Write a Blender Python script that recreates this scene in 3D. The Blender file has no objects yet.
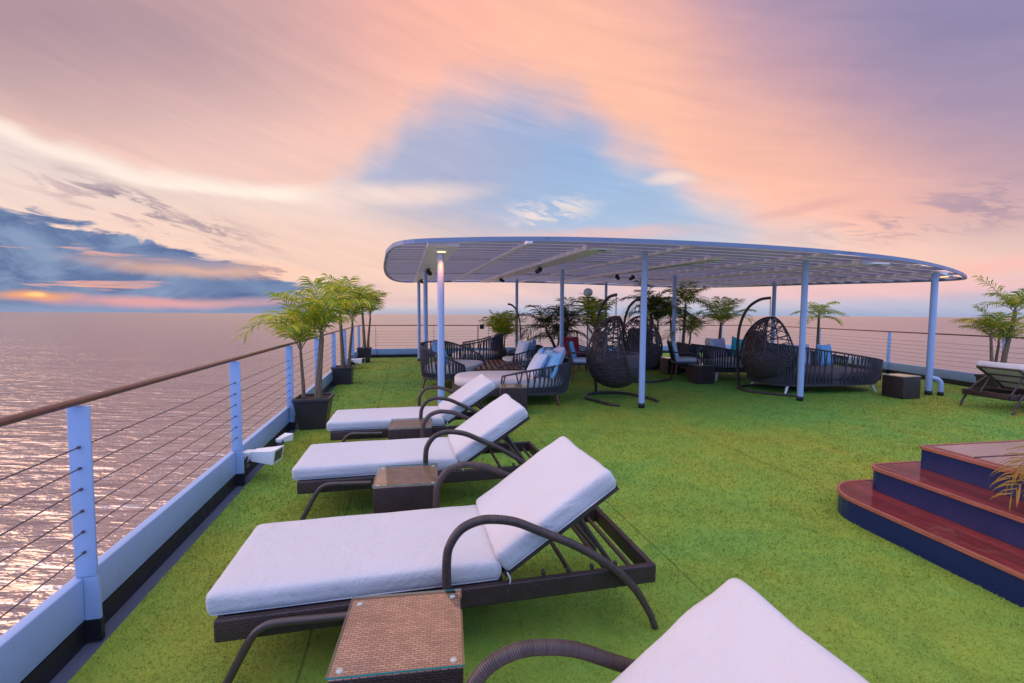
import bpy, bmesh, math, random
import numpy as np
from mathutils import Matrix, Vector, noise as mnoise

random.seed(7)
R = math.radians
S = bpy.context.scene
COL = S.collection

# ------------------------------------------------------------------ camera
CAM_F, CAM_H = 455.0, 1.5                 # focal length in pixels of a 1024 wide frame, eye height
cam = bpy.data.cameras.new('camera')
cam.sensor_width = 36.0
cam.lens = 36.0 * CAM_F / 1024.0
cam.clip_start, cam.clip_end = 0.05, 90000
camo = bpy.data.objects.new('camera', cam)
COL.objects.link(camo)
_th, _ph = math.atan(27.0 / CAM_F), 0.0055
camo.matrix_world = (Matrix.Translation((0, 0, CAM_H)) @ Matrix.Rotation(math.pi / 2 - _th, 4, 'X')
                     @ Matrix.Rotation(_ph, 4, 'Z'))
S.camera = camo
_fw = Vector((0, math.cos(_th), -math.sin(_th)))
_r0, _u0 = Vector((1, 0, 0)), Vector((0, math.sin(_th), math.cos(_th)))
_rt = _r0 * math.cos(_ph) + _u0 * math.sin(_ph)
_up = -_r0 * math.sin(_ph) + _u0 * math.cos(_ph)


def AE(x, y):
    """azimuth and elevation (degrees) of the sky direction seen at a place of the photograph"""
    d = (_fw + _rt * (x - 512) / CAM_F - _up * (y - 341.5) / CAM_F).normalized()
    return math.degrees(math.atan2(d.x, d.y)), math.degrees(math.asin(d.z))


def lin(c):
    return tuple(((v / 255) / 12.92 if v / 255 <= 0.04045 else ((v / 255 + 0.055) / 1.055) ** 2.4) for v in c)


# ------------------------------------------------------------------ node helper
class NT:
    def __init__(s, tree):
        s.t = tree
        s.n = tree.nodes
        s.l = tree.links

    def new(s, kind, **kw):
        n = s.n.new(kind)
        for k, v in kw.items():
            setattr(n, k, v)
        return n

    def put(s, sock, v):
        if hasattr(v, 'is_output'):
            s.l.new(v, sock)
        elif v is not None:
            if isinstance(v, (tuple, list)) and len(v) == 3 and sock.type == 'RGBA':
                v = (*v, 1)
            sock.default_value = v

    def m(s, op, a, b=None, c=None, clamp=False):
        n = s.new('ShaderNodeMath', operation=op, use_clamp=clamp)
        s.put(n.inputs[0], a)
        s.put(n.inputs[1], b)
        s.put(n.inputs[2], c)
        return n.outputs[0]

    def add(s, a, b): return s.m('ADD', a, b)
    def sub(s, a, b): return s.m('SUBTRACT', a, b)
    def mul(s, a, b): return s.m('MULTIPLY', a, b)

    def sstep(s, v, a, b, o0=0.0, o1=1.0):
        n = s.new('ShaderNodeMapRange', interpolation_type='SMOOTHSTEP')
        s.put(n.inputs[0], v)
        for i, q in enumerate((a, b, o0, o1)):
            s.put(n.inputs[i + 1], q)
        return n.outputs[0]

    def lmap(s, v, a, b, o0=0.0, o1=1.0):
        n = s.new('ShaderNodeMapRange')
        s.put(n.inputs[0], v)
        for i, q in enumerate((a, b, o0, o1)):
            s.put(n.inputs[i + 1], q)
        return n.outputs[0]

    def xyz(s, x, y, z):
        n = s.new('ShaderNodeCombineXYZ')
        for i, q in enumerate((x, y, z)):
            s.put(n.inputs[i], q)
        return n.outputs[0]

    def noise(s, vec, scale, detail=3, rough=0.5, dist=0.0):
        n = s.new('ShaderNodeTexNoise')
        s.put(n.inputs['Vector'], vec)
        n.inputs['Scale'].default_value = scale
        n.inputs['Detail'].default_value = detail
        n.inputs['Roughness'].default_value = rough
        n.inputs['Distortion'].default_value = dist
        return n.outputs['Fac']

    def ramp(s, v, stops, interp='LINEAR'):
        n = s.new('ShaderNodeValToRGB')
        cr = n.color_ramp
        cr.interpolation = interp
        while len(cr.elements) < len(stops):
            cr.elements.new(0.5)
        for e, (p, c) in zip(cr.elements, stops):
            e.position = p
            e.color = (*c, 1) if isinstance(c, (tuple, list)) else (c, c, c, 1)
        s.put(n.inputs[0], v)
        return n.outputs[0]

    def mix(s, f, a, b, blend='MIX'):
        n = s.new('ShaderNodeMix', data_type='RGBA', blend_type=blend)
        s.put(n.inputs[0], f)
        s.put(n.inputs[6], a)
        s.put(n.inputs[7], b)
        return n.outputs[2]


# ------------------------------------------------------------------ world: dusk sky in world directions
SUN_AZ, SUN_EL = -88.0, 22.0               # degrees from +Y towards +X, and above the sea
world = bpy.data.worlds.new('World')
S.world = world
world.use_nodes = True
world.node_tree.nodes.clear()
w = NT(world.node_tree)
gen = w.new('ShaderNodeTexCoord').outputs['Generated']
sep = w.new('ShaderNodeSeparateXYZ')
w.put(sep.inputs[0], gen)
DX, DY, DZ = sep.outputs
A0 = w.mul(w.m('ARCTAN2', DX, DY), 57.29578)
E0 = w.mul(w.m('ARCSINE', DZ), 57.29578)
# slow warp, so that cloud edges wander; and a streaky one running with the cloud deck
wv = w.xyz(w.mul(A0, 0.05), w.mul(E0, 0.11), 0.0)
n1 = w.sub(w.noise(wv, 1.6, 4, 0.55), 0.5)
n2 = w.sub(w.noise(w.xyz(w.mul(A0, 0.05), w.mul(E0, 0.11), 7.3), 1.3, 4, 0.55), 0.5)
A = w.add(A0, w.mul(n1, 6.0))
E = w.add(E0, w.mul(n2, 3.0))
zz = w.m('MAXIMUM', w.add(DZ, 0.22), 0.05)
PX, PY = w.m('DIVIDE', DX, zz), w.m('DIVIDE', DY, zz)
ca, sa = math.cos(R(-58)), math.sin(R(-58))
ST1 = w.add(w.mul(PX, ca), w.mul(PY, sa))
ST2 = w.sub(w.mul(PY, ca), w.mul(PX, sa))
streak = w.noise(w.xyz(w.mul(ST1, 2.6), w.mul(ST2, 0.7), 3.1), 1.0, 6, 0.55, 0.35)
wisp = w.noise(w.xyz(w.mul(A0, 0.060), w.mul(E0, 0.30), 1.7), 2.1, 8, 0.66, 0.5)
# fine hair-like striations of the high cloud, running slightly downhill to the right
ha, hb = w.add(w.mul(A0, 0.97), w.mul(E0, -0.24)), w.add(w.mul(E0, 0.97), w.mul(A0, 0.24))
hair = w.noise(w.xyz(w.mul(ha, 0.035), w.mul(hb, 0.30), 9.1), 1.5, 8, 0.62, 0.6)
puff = w.noise(w.xyz(w.mul(A0, 0.10), w.mul(E0, 0.20), 4.4), 1.3, 7, 0.62, 0.7)


def blob(p, size, rot=0.0, soft=0.6, warp=True):
    """soft elliptical patch of sky round a direction; size is in degrees"""
    a, e = AE(*p)
    dx, dy = w.sub(A if warp else A0, a), w.sub(E if warp else E0, e)
    c, s_ = math.cos(R(rot)), math.sin(R(rot))
    u = w.mul(w.add(w.mul(dx, c), w.mul(dy, s_)), 1 / size[0])
    v = w.mul(w.sub(w.mul(dy, c), w.mul(dx, s_)), 1 / size[1])
    d = w.m('SQRT', w.add(w.mul(u, u), w.mul(v, v)))
    return w.sstep(d, 1 + soft, max(0.0, 1 - soft))


def line_ramp(pts, emax=40.0, a_lo=-52.0, a_hi=52.0):
    """elevation of a boundary as a function of azimuth"""
    st = []
    for p in pts:
        a, e = AE(*p)
        st.append(((a - a_lo) / (a_hi - a_lo), e / emax))
    return w.mul(w.ramp(w.lmap(A, a_lo, a_hi), st, 'EASE'), emax)


clear = w.ramp(w.m('DIVIDE', w.m('MAXIMUM', E0, 0.0), 90.0), [
    (0.0, lin((168, 180, 208))), (0.012, lin((196, 190, 208))), (0.030, lin((232, 196, 196))),
    (0.055, lin((250, 205, 186))), (0.10, lin((232, 208, 200))), (0.16, lin((196, 200, 212))),
    (0.26, lin((150, 172, 212))), (0.40, lin((132, 152, 205))), (1.0, lin((150, 160, 212)))])
# the open blue gap and the pale warm air on the left
sky = w.mix(w.mul(blob((560, 165), (19, 10), -14, 0.9), 0.8), clear, lin((140, 174, 218)))
sky = w.mix(w.mul(blob((435, 148), (11, 8), 0, 0.95), 0.8), sky, lin((176, 176, 202)))
sky = w.mix(w.mul(blob((120, 215), (26, 7), -8, 0.8), 0.85), sky, lin((238, 214, 204)))
sky = w.mix(w.mul(blob((310, 262), (22, 5), 0, 0.9), 0.75), sky, lin((246, 204, 184)))
sky = w.mix(w.mul(blob((640, 215), (13, 4.5), -8, 0.8), 0.55), sky, lin((168, 196, 226)))
# the great pink cloud: everything above this edge
B = line_ramp([(-40, 132), (60, 164), (150, 190), (250, 202), (320, 206), (352, 198), (384, 164), (414, 130),
               (450, 112), (510, 106), (565, 122), (640, 168), (720, 218), (790, 240), (900, 262), (1024, 272)])
hgt = w.sub(E, B)
leftness = w.sstep(A0, -17.0, -27.0)
edge_w = w.add(0.7, w.mul(w.sub(1.0, leftness), 2.9))
mask = w.sstep(w.m('DIVIDE', w.add(hgt, w.add(w.mul(w.sub(streak, 0.5), 3.0), w.mul(w.sub(hair, 0.5), 3.0))), edge_w), -0.7, 1.5)
pink = w.ramp(w.lmap(w.add(hgt, w.mul(w.sub(streak, 0.5), 7.0)), 0.0, 26.0), [
    (0.0, lin((255, 222, 204))), (0.12, lin((254, 206, 184))), (0.34, lin((250, 192, 172))),
    (0.60, lin((236, 178, 170))), (0.84, lin((208, 166, 174))), (1.0, lin((172, 150, 176)))])
pink = w.mix(w.mul(blob((430, 40), (22, 12), 0, 0.9), 0.7), pink, lin((250, 180, 162)))
pink = w.mix(w.mul(blob((620, 95), (17, 6), -32, 0.8), 0.7), pink, lin((254, 190, 162)))
pink = w.mix(w.mul(blob((190, 112), (22, 11), -8, 0.9), 0.8), pink, lin((234, 196, 188)))
pink = w.mix(w.mul(blob((0, 0), (22, 7), 12, 0.95), 0.85), pink, lin((158, 134, 148)))
pink = w.mix(w.mul(blob((1010, 10), (22, 13), -38, 0.95), 0.8), pink, lin((122, 126, 170)))
pink = w.mix(w.mul(blob((1030, 190), (12, 10), 0, 0.9), 0.35), pink, lin((158, 146, 174)))
pink = w.mix(w.mul(blob((800, 205), (14, 7), -22, 0.8), 0.6), pink, lin((255, 188, 162)))
br_e = w.mul(w.mul(leftness, w.sstep(w.m('ABSOLUTE', w.sub(hgt, 0.9)), 1.6, 0.1)), 0.8)
pink = w.mix(br_e, pink, lin((255, 240, 226)))
sky = w.mix(mask, sky, pink)
sky = w.mix(w.mul(blob((405, 197), (8, 1.1), 7, 0.8), 0.75), sky, lin((252, 222, 208)))
for p, sz, rot, f, c in (((672, 179), (2.2, 0.55), -4, 0.7, (255, 224, 208)),
                         ((600, 236), (10, 0.9), 0, 0.6, (246, 190, 176)), 
                         ((800, 208), (4, 0.5), 8, 0.3, (200, 150, 160)), ((985, 268), (6, 0.7), 6, 0.8, (250, 190, 180)),
                         ((890, 292), (12, 0.8), 1, 0.6, (236, 184, 188)), ((960, 305), (9, 0.8), 2, 0.6, (176, 178, 206))):
    sky = w.mix(w.mul(blob(p, sz, rot, 0.8), f), sky, lin(c))
# blue cloud bank low on the left, with burning gaps
T = line_ramp([(-40, 200), (30, 208), (90, 226), (150, 243), (215, 256), (270, 272), (320, 296), (420, 318)], 20.0)
under = w.mul(w.sstep(w.add(w.sub(T, E0), w.mul(w.sub(wisp, 0.5), 8.0)), -0.35, 0.45), w.sstep(A0, -16.0, -26.0))
bank = w.mix(w.sstep(puff, 0.36, 0.66), lin((66, 98, 148)), lin((122, 146, 184)))
bank = w.mix(w.sstep(E0, 2.0, 0.0), bank, lin((98, 122, 164)))
gaps = w.noise(w.xyz(w.mul(A0, 0.06), w.mul(E0, 0.5), 5.5), 1.9, 5, 0.55, 0.5)
gap_m = w.mul(w.sstep(gaps, 0.60, 0.70), w.mul(w.sstep(E0, 0.8, 2.0), 0.75))
bank = w.mix(gap_m, bank, lin((250, 178, 154)))
sky = w.mix(w.mul(under, 0.96), sky, bank)
for p, sz, rot, f, c in (((205, 268), (7, 0.6), -1, 0.75, (252, 190, 150)), ((160, 299), (7, 0.5), 0, 0.8, (240, 162, 158)),
                         ((36, 293), (2.0, 0.4), 3, 0.9, (250, 166, 110)), ((36, 292), (0.6, 0.22), 3, 0.9, (255, 214, 140)),
                         ((255, 284), (9, 0.45), 0, 0.7, (110, 130, 172)), 
                         ((185, 262), (5, 0.5), -4, 0.7, (120, 132, 168)),
                         ((290, 300), (12, 0.6), 0, 0.6, (214, 166, 172))):
    sky = w.mix(w.mul(blob(p, sz, rot, 0.8), f), sky, lin(c))
rag = w.sstep(w.noise(w.xyz(w.mul(ha, 0.16), w.mul(hb, 0.75), 2.2), 1.2, 6, 0.65, 0.6), 0.47, 0.60)
for p, sz, rot, f, c in (((165, 220), (8, 1.5), -13, 0.85, (164, 144, 154)), ((122, 199), (3.2, 0.9), -16, 0.85, (156, 140, 154)), ((950, 214), (9, 1.6), 5, 0.6, (150, 134, 160)),
                         ((548, 210), (4.6, 1.3), 6, 0.85, (248, 226, 214))):
    sky = w.mix(w.mul(w.mul(blob(p, sz, rot, 0.9), rag), f), sky, lin(c))
sky = w.mix(w.sstep(E0, 1.1, 0.0, 0.0, 0.55), sky, lin((150, 165, 200)))
# fine streaks in the lit cloud
tex = w.add(w.mul(hair, 0.75), w.mul(streak, 0.25))
sky = w.mix(1.0, sky, w.ramp(tex, [(0.28, (0.82, 0.84, 0.87)), (0.50, (0.92, 0.92, 0.92)), (0.72, (1.03, 1.00, 0.97))]), 'MULTIPLY')
# overhead and behind: open blue dusk sky
back = w.ramp(w.m('DIVIDE', w.m('MAXIMUM', E0, 0.0), 90.0), [
    (0.0, (0.30, 0.60, 1.40)), (0.25, (0.36, 0.68, 1.55)), (0.6, (1.20, 1.14, 1.42)), (1.0, (1.50, 1.40, 1.56))])
sky = w.mix(w.m('MAXIMUM', w.sstep(E0, 38.0, 66.0), w.sstep(DY, 0.42, -0.1)), sky, back)
nish = w.new('ShaderNodeTexSky', sky_type='NISHITA')
nish.sun_disc = False
nish.sun_elevation = R(SUN_EL)
nish.sun_rotation = R(SUN_AZ)
bg1, bg2 = w.new('ShaderNodeBackground'), w.new('ShaderNodeBackground')
w.put(bg1.inputs[0], sky)
bg1.inputs[1].default_value = 1.0
w.put(bg2.inputs[0], nish.outputs[0])
bg2.inputs[1].default_value = 0.003
adds = w.new('ShaderNodeAddShader')
w.l.new(bg1.outputs[0], adds.inputs[0])
w.l.new(bg2.outputs[0], adds.inputs[1])
wout = w.new('ShaderNodeOutputWorld')
w.l.new(adds.outputs[0], wout.inputs[0])
world.cycles.sampling_method = 'MANUAL'
world.cycles.sample_map_resolution = 1024

sun = bpy.data.lights.new('sun', 'SUN')
sun.energy = 1.8
sun.angle = R(60)
sun.color = (1.0, 0.58, 0.36)
suno = bpy.data.objects.new('sun', sun)
COL.objects.link(suno)
sd = Vector((math.sin(R(SUN_AZ)) * math.cos(R(SUN_EL)), math.cos(R(SUN_AZ)) * math.cos(R(SUN_EL)), math.sin(R(SUN_EL))))
suno.rotation_euler = sd.to_track_quat('Z', 'Y').to_euler()

S.view_settings.view_transform = 'Standard'
S.view_settings.look = 'None'
S.view_settings.exposure = 0.16
S.view_settings.gamma = 1.0
S.cycles.use_denoising = True
S.cycles.max_bounces = 8
S.cycles.transparent_max_bounces = 16
S.cycles.sample_clamp_indirect = 6.0


# ------------------------------------------------------------------ materials
U_ = (math.cos(R(13.2)), math.sin(R(13.2)))


def base_mat(name):
    m = bpy.data.materials.new(name)
    m.use_nodes = True
    t = NT(m.node_tree)
    b = m.node_tree.nodes['Principled BSDF']
    return m, t, b


def bump(t, b, h, strength=0.4, dist=0.01):
    n = t.new('ShaderNodeBump')
    n.inputs['Strength'].default_value = strength
    n.inputs['Distance'].default_value = dist
    t.put(n.inputs['Height'], h)
    t.l.new(n.outputs[0], b.inputs['Normal'])


def obj_co(t):
    return t.new('ShaderNodeTexCoord').outputs['Object']


def world_co(t):
    return t.new('ShaderNodeNewGeometry').outputs['Position']


def mat(name, c, rough=0.5, metal=0.0, var=0.12, vscale=6.0, bmp=0.0, bscale=60.0, spec=0.5, detail=4):
    """plain surface with slight blotchy wear"""
    m, t, b = base_mat(name)
    co = obj_co(t)
    n = t.noise(co, vscale, detail, 0.6)
    t.put(b.inputs['Base Color'], t.mix(n, tuple(max(0, x * (1 - var)) for x in c), tuple(min(1, x * (1 + var)) for x in c)))
    t.put(b.inputs['Roughness'], t.lmap(t.noise(co, vscale * 2.3, 4), 0.3, 0.7, max(0.02, rough - 0.08), min(1, rough + 0.08)))
    b.inputs['Metallic'].default_value = metal
    b.inputs['Specular IOR Level'].default_value = spec
    if bmp:
        bump(t, b, t.noise(co, bscale, 3), bmp, 0.004)
    return m


def wicker_mat(name, c_hi, c_lo, bw=0.020, rh=0.0075, rough=0.38):
    m, t, b = base_mat(name)
    uv = t.new('ShaderNodeTexCoord').outputs['UV']
    br = t.new('ShaderNodeTexBrick', offset=0.5)
    t.put(br.inputs['Vector'], uv)
    br.inputs['Scale'].default_value = 1.0
    br.inputs['Brick Width'].default_value = bw
    br.inputs['Row Height'].default_value = rh
    br.inputs['Mortar Size'].default_value = rh * 0.20
    br.inputs['Mortar Smooth'].default_value = 0.8
    br.inputs['Bias'].default_value = -0.1
    t.put(br.inputs['Color1'], c_hi)
    t.put(br.inputs['Color2'], c_lo)
    t.put(br.inputs['Mortar'], tuple(x * 0.28 for x in c_lo))
    n = t.noise(obj_co(t), 9, 3)
    t.put(b.inputs['Base Color'], t.mix(1.0, br.outputs['Color'], t.ramp(n, [(0.3, 0.75), (0.7, 1.2)]), 'MULTIPLY'))
    b.inputs['Roughness'].default_value = rough
    bump(t, b, t.m('SUBTRACT', 1.0, br.outputs['Fac']), 0.8, 0.003)
    return m


def fabric_mat(name, c, wr=0.25, rough=0.85):
    m, t, b = base_mat(name)
    co = obj_co(t)
    n = t.noise(co, 3.0, 4, 0.6, 0.5)
    t.put(b.inputs['Base Color'], t.mix(n, tuple(x * 0.94 for x in c), tuple(min(1, x * 1.04) for x in c)))
    b.inputs['Roughness'].default_value = rough
    b.inputs['Sheen Weight'].default_value = 0.1
    h = t.add(t.add(t.mul(t.noise(co, 4.0, 5, 0.62, 1.6), 1.1), t.mul(t.noise(co, 14.0, 4, 0.6, 1.0), 0.35)), t.mul(t.noise(co, 420, 1), 0.035))
    bump(t, b, h, wr, 0.02)
    return m


def pattern_fabric(name, c1, c2, scale):
    m, t, b = base_mat(name)
    co = obj_co(t)
    wv_ = t.new('ShaderNodeTexVoronoi')
    t.put(wv_.inputs['Vector'], co)
    wv_.inputs['Scale'].default_value = scale
    t.put(b.inputs['Base Color'], t.mix(t.sstep(wv_.outputs['Distance'], 0.35, 0.45), c1, c2))
    b.inputs['Roughness'].default_value = 0.85
    bump(t, b, t.noise(co, 9, 4), 0.25, 0.02)
    return m


def leaf_mat(name, c1, c2, c3):
    m, t, b = base_mat(name)
    g = t.new('ShaderNodeNewGeometry')
    col = t.ramp(g.outputs['Random Per Island'], [(0.0, c1), (0.55, c2), (1.0, c3)])
    t.put(b.inputs['Base Color'], col)
    b.inputs['Roughness'].default_value = 0.42
    tr = t.new('ShaderNodeBsdfTranslucent')
    t.put(tr.inputs[0], t.mix(1.0, col, (1.25, 1.25, 0.7), 'MULTIPLY'))
    mx = t.new('ShaderNodeMixShader')
    mx.inputs[0].default_value = 0.38
    t.l.new(b.outputs[0], mx.inputs[1])
    t.l.new(tr.outputs[0], mx.inputs[2])
    t.l.new(mx.outputs[0], m.node_tree.nodes['Material Output'].inputs[0])
    return m


def paint_mat(name, c):
    """marine paint with brush unevenness, grime and a few rust runs"""
    m = mat(name, c, 0.38, var=0.07, vscale=3, bmp=0.08, bscale=45)
    t = NT(m.node_tree)
    b = m.node_tree.nodes['Principled BSDF']
    old = b.inputs['Base Color'].links[0].from_socket
    mp = t.new('ShaderNodeMapping')
    t.put(mp.inputs[0], world_co(t))
    mp.inputs['Scale'].default_value = (26, 26, 2.2)
    run = t.sstep(t.noise(mp.outputs[0], 1.0, 4, 0.6, 0.3), 0.66, 0.78, 0.0, 0.55)
    grime = t.sstep(t.noise(world_co(t), 5.5, 6, 0.7), 0.56, 0.75, 0.0, 0.30)
    col = t.mix(grime, old, (0.20, 0.20, 0.22))
    t.put(b.inputs['Base Color'], t.mix(run, col, (0.20, 0.11, 0.07)))
    return m


def sheet_mat(name, c, rough, var, vscale):
    """milky roof sheet that lets some sky light through"""
    m = mat(name, c, rough, var=var, vscale=vscale)
    t = NT(m.node_tree)
    b = m.node_tree.nodes['Principled BSDF']
    tr = t.new('ShaderNodeBsdfTranslucent')
    t.put(tr.inputs[0], (0.50, 0.50, 0.62))
    mx = t.new('ShaderNodeMixShader')
    mx.inputs[0].default_value = 0.42
    t.l.new(b.outputs[0], mx.inputs[1])
    t.l.new(tr.outputs[0], mx.inputs[2])
    t.l.new(mx.outputs[0], m.node_tree.nodes['Material Output'].inputs[0])
    return m


def globe_mat(name):
    m, t, b = base_mat(name)
    t.put(b.inputs['Base Color'], (0.80, 0.86, 0.94))
    b.inputs['Roughness'].default_value = 0.2
    tr = t.new('ShaderNodeBsdfTranslucent')
    t.put(tr.inputs[0], (0.88, 0.92, 0.97))
    mx = t.new('ShaderNodeMixShader')
    mx.inputs[0].default_value = 0.5
    t.l.new(b.outputs[0], mx.inputs[1])
    t.l.new(tr.outputs[0], mx.inputs[2])
    t.l.new(mx.outputs[0], m.node_tree.nodes['Material Output'].inputs[0])
    return m


def trunk_mat(name, c1, c2):
    m, t, b = base_mat(name)
    uv = t.new('ShaderNodeTexCoord').outputs['UV']
    wv_ = t.new('ShaderNodeTexWave', bands_direction='X')
    t.put(wv_.inputs['Vector'], uv)
    wv_.inputs['Scale'].default_value = 7.0
    wv_.inputs['Distortion'].default_value = 1.2
    n = t.noise(obj_co(t), 14, 4)
    t.put(b.inputs['Base Color'], t.mix(t.mul(t.add(wv_.outputs['Fac'], n), 0.5), c1, c2))
    b.inputs['Roughness'].default_value = 0.75
    bump(t, b, wv_.outputs['Fac'], 0.4, 0.006)
    return m


def plank_mat(*a):
    m = wood_mat(*a)
    t = NT(m.node_tree)
    b = m.node_tree.nodes['Principled BSDF']
    sp_ = t.new('ShaderNodeSeparateXYZ')
    t.put(sp_.inputs[0], obj_co(t))
    j1 = t.m('ABSOLUTE', t.sub(t.m('FRACT', t.mul(sp_.outputs[0], 1 / 0.109)), 0.5))
    old = b.inputs['Base Color'].links[0].from_socket
    tone = t.new('ShaderNodeTexWhiteNoise', noise_dimensions='1D')
    t.put(tone.inputs['W'], t.m('FLOOR', t.mul(sp_.outputs[0], 1 / 0.109)))
    col = t.mix(1.0, old, t.ramp(tone.outputs['Value'], [(0, 0.75), (1, 1.3)]), 'MULTIPLY')
    wear = t.sstep(t.noise(obj_co(t), 4.0, 6, 0.7), 0.55, 0.78, 0.0, 0.5)
    col = t.mix(wear, col, (0.30, 0.12, 0.085))
    t.put(b.inputs['Base Color'], t.mix(t.sstep(j1, 0.478, 0.492), col, (0.02, 0.008, 0.007)))
    return m


def glass_mat(name, ior=2.7):
    m, t, b = base_mat(name)
    fr = t.new('ShaderNodeFresnel')
    fr.inputs[0].default_value = ior
    tr, gl = t.new('ShaderNodeBsdfTransparent'), t.new('ShaderNodeBsdfGlossy')
    t.put(tr.inputs[0], (0.90, 0.95, 0.93))
    gl.inputs['Roughness'].default_value = 0.06
    mx = t.new('ShaderNodeMixShader')
    g = t.new('ShaderNodeNewGeometry')
    t.put(mx.inputs[0], t.mul(fr.outputs[0], t.sub(1.0, g.outputs['Backfacing'])))
    t.l.new(tr.outputs[0], mx.inputs[1])
    t.l.new(gl.outputs[0], mx.inputs[2])
    t.l.new(mx.outputs[0], m.node_tree.nodes['Material Output'].inputs[0])
    return m


def emit_mat(name, c, s):
    m, t, b = base_mat(name)
    t.put(b.inputs['Base Color'], c)
    t.put(b.inputs['Emission Color'], c)
    b.inputs['Emission Strength'].default_value = s
    return m


def turf_mat(name, blades=False):
    m, t, b = base_mat(name)
    co = world_co(t)
    n = t.noise(co, 0.32, 4, 0.55, 0.6)
    k = t.noise(co, 2.0, 5, 0.65, 0.8)
    col = t.ramp(t.add(t.mul(n, 0.72), t.mul(k, 0.28)), [
        (0.32, (0.290, 0.285, 0.036)), (0.47, (0.200, 0.300, 0.042)), (0.58, (0.140, 0.298, 0.054)), (0.74, (0.150, 0.318, 0.062))])
    wornp = t.noise(co, 3.4, 6, 0.7, 0.5)
    col = t.mix(1.0, col, t.ramp(wornp, [(0.36, (0.82, 0.84, 0.80)), (0.52, (1.0, 1.0, 1.0)), (0.70, (1.10, 1.09, 1.06))]), 'MULTIPLY')
    # roll seams, two metres apart along the deck
    sp_ = t.new('ShaderNodeSeparateXYZ')
    t.put(sp_.inputs[0], co)
    across = t.add(t.mul(sp_.outputs[0], U_[0]), t.mul(sp_.outputs[1], U_[1]))
    fr_ = t.m('ABSOLUTE', t.sub(t.m('FRACT', t.add(t.mul(t.add(across, t.mul(t.noise(co, 3, 2), 0.02)), 0.5), 0.715)), 0.5))
    col = t.mix(t.sstep(fr_, 0.0045, 0.0015, 0.0, 0.55), col, (0.03, 0.045, 0.012))
    if blades:
        g = t.new('ShaderNodeNewGeometry')
        col = t.mix(1.0, col, t.ramp(g.outputs['Random Per Island'], [(0, (0.76, 0.79, 0.70)), (0.8, (1.15, 1.12, 1.0)), (1, (1.75, 1.55, 1.25))]), 'MULTIPLY')
    else:
        f = t.noise(co, 130, 3, 0.7)
        col = t.mix(1.0, col, t.ramp(f, [(0.3, 0.90), (0.7, 1.10)]), 'MULTIPLY')
        bump(t, b, t.add(f, t.noise(co, 30, 3, 0.7)), 0.3, 0.012)
    t.put(b.inputs['Base Color'], col)
    b.inputs['Roughness'].default_value = 0.75
    b.inputs['Specular IOR Level'].default_value = 0.2
    return m


def sea_mat():
    m, t, b = base_mat('sea_water')
    co = world_co(t)
    mp = t.new('ShaderNodeMapping')
    t.put(mp.inputs[0], co)
    mp.inputs['Rotation'].default_value = (0, 0, R(-6))
    mp.inputs['Scale'].default_value = (0.34, 1.0, 1.0)
    v = mp.outputs[0]
    ln = t.new('ShaderNodeVectorMath', operation='LENGTH')
    t.put(ln.inputs[0], co)
    lg = t.m('LOGARITHM', ln.outputs['Value'], 10)
    far = t.lmap(lg, 1.1, 3.4, 1.0, 0.85)
    h = t.mul(t.add(t.add(t.mul(t.noise(v, 0.16, 3, 0.5, 0.3), 2.0), t.mul(t.noise(v, 0.045, 3, 0.5, 0.3), 5.0)), t.add(t.mul(t.noise(v, 0.55, 3, 0.5, 0.3), 1.5), t.mul(t.noise(v, 1.25, 4, 0.5, 0.25), 1.5))), far)
    t.put(b.inputs['Base Color'], (0.185, 0.092, 0.068))
    t.put(b.inputs['Roughness'], t.lmap(lg, 1.3, 2.9, 0.07, 0.22))
    b.inputs['IOR'].default_value = 3.4
    b.inputs['Specular IOR Level'].default_value = 0.8
    bump(t, b, h, 1.0, 0.30)
    return m


def wood_mat(name, c1, c2, rough=0.3, scale=3.0, coat=0.0):
    m, t, b = base_mat(name)
    co = obj_co(t)
    mp = t.new('ShaderNodeMapping')
    t.put(mp.inputs[0], co)
    mp.inputs['Scale'].default_value = (scale * 6, scale * 0.6, scale * 6)
    n = t.noise(mp.outputs[0], 3, 6, 0.65, 0.8)
    t.put(b.inputs['Base Color'], t.mix(t.sstep(n, 0.3, 0.7), c1, c2))
    t.put(b.inputs['Roughness'], t.lmap(n, 0.3, 0.7, rough - 0.06, rough + 0.12))
    b.inputs['Coat Weight'].default_value = coat
    bump(t, b, n, 0.15, 0.004)
    return m


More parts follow.
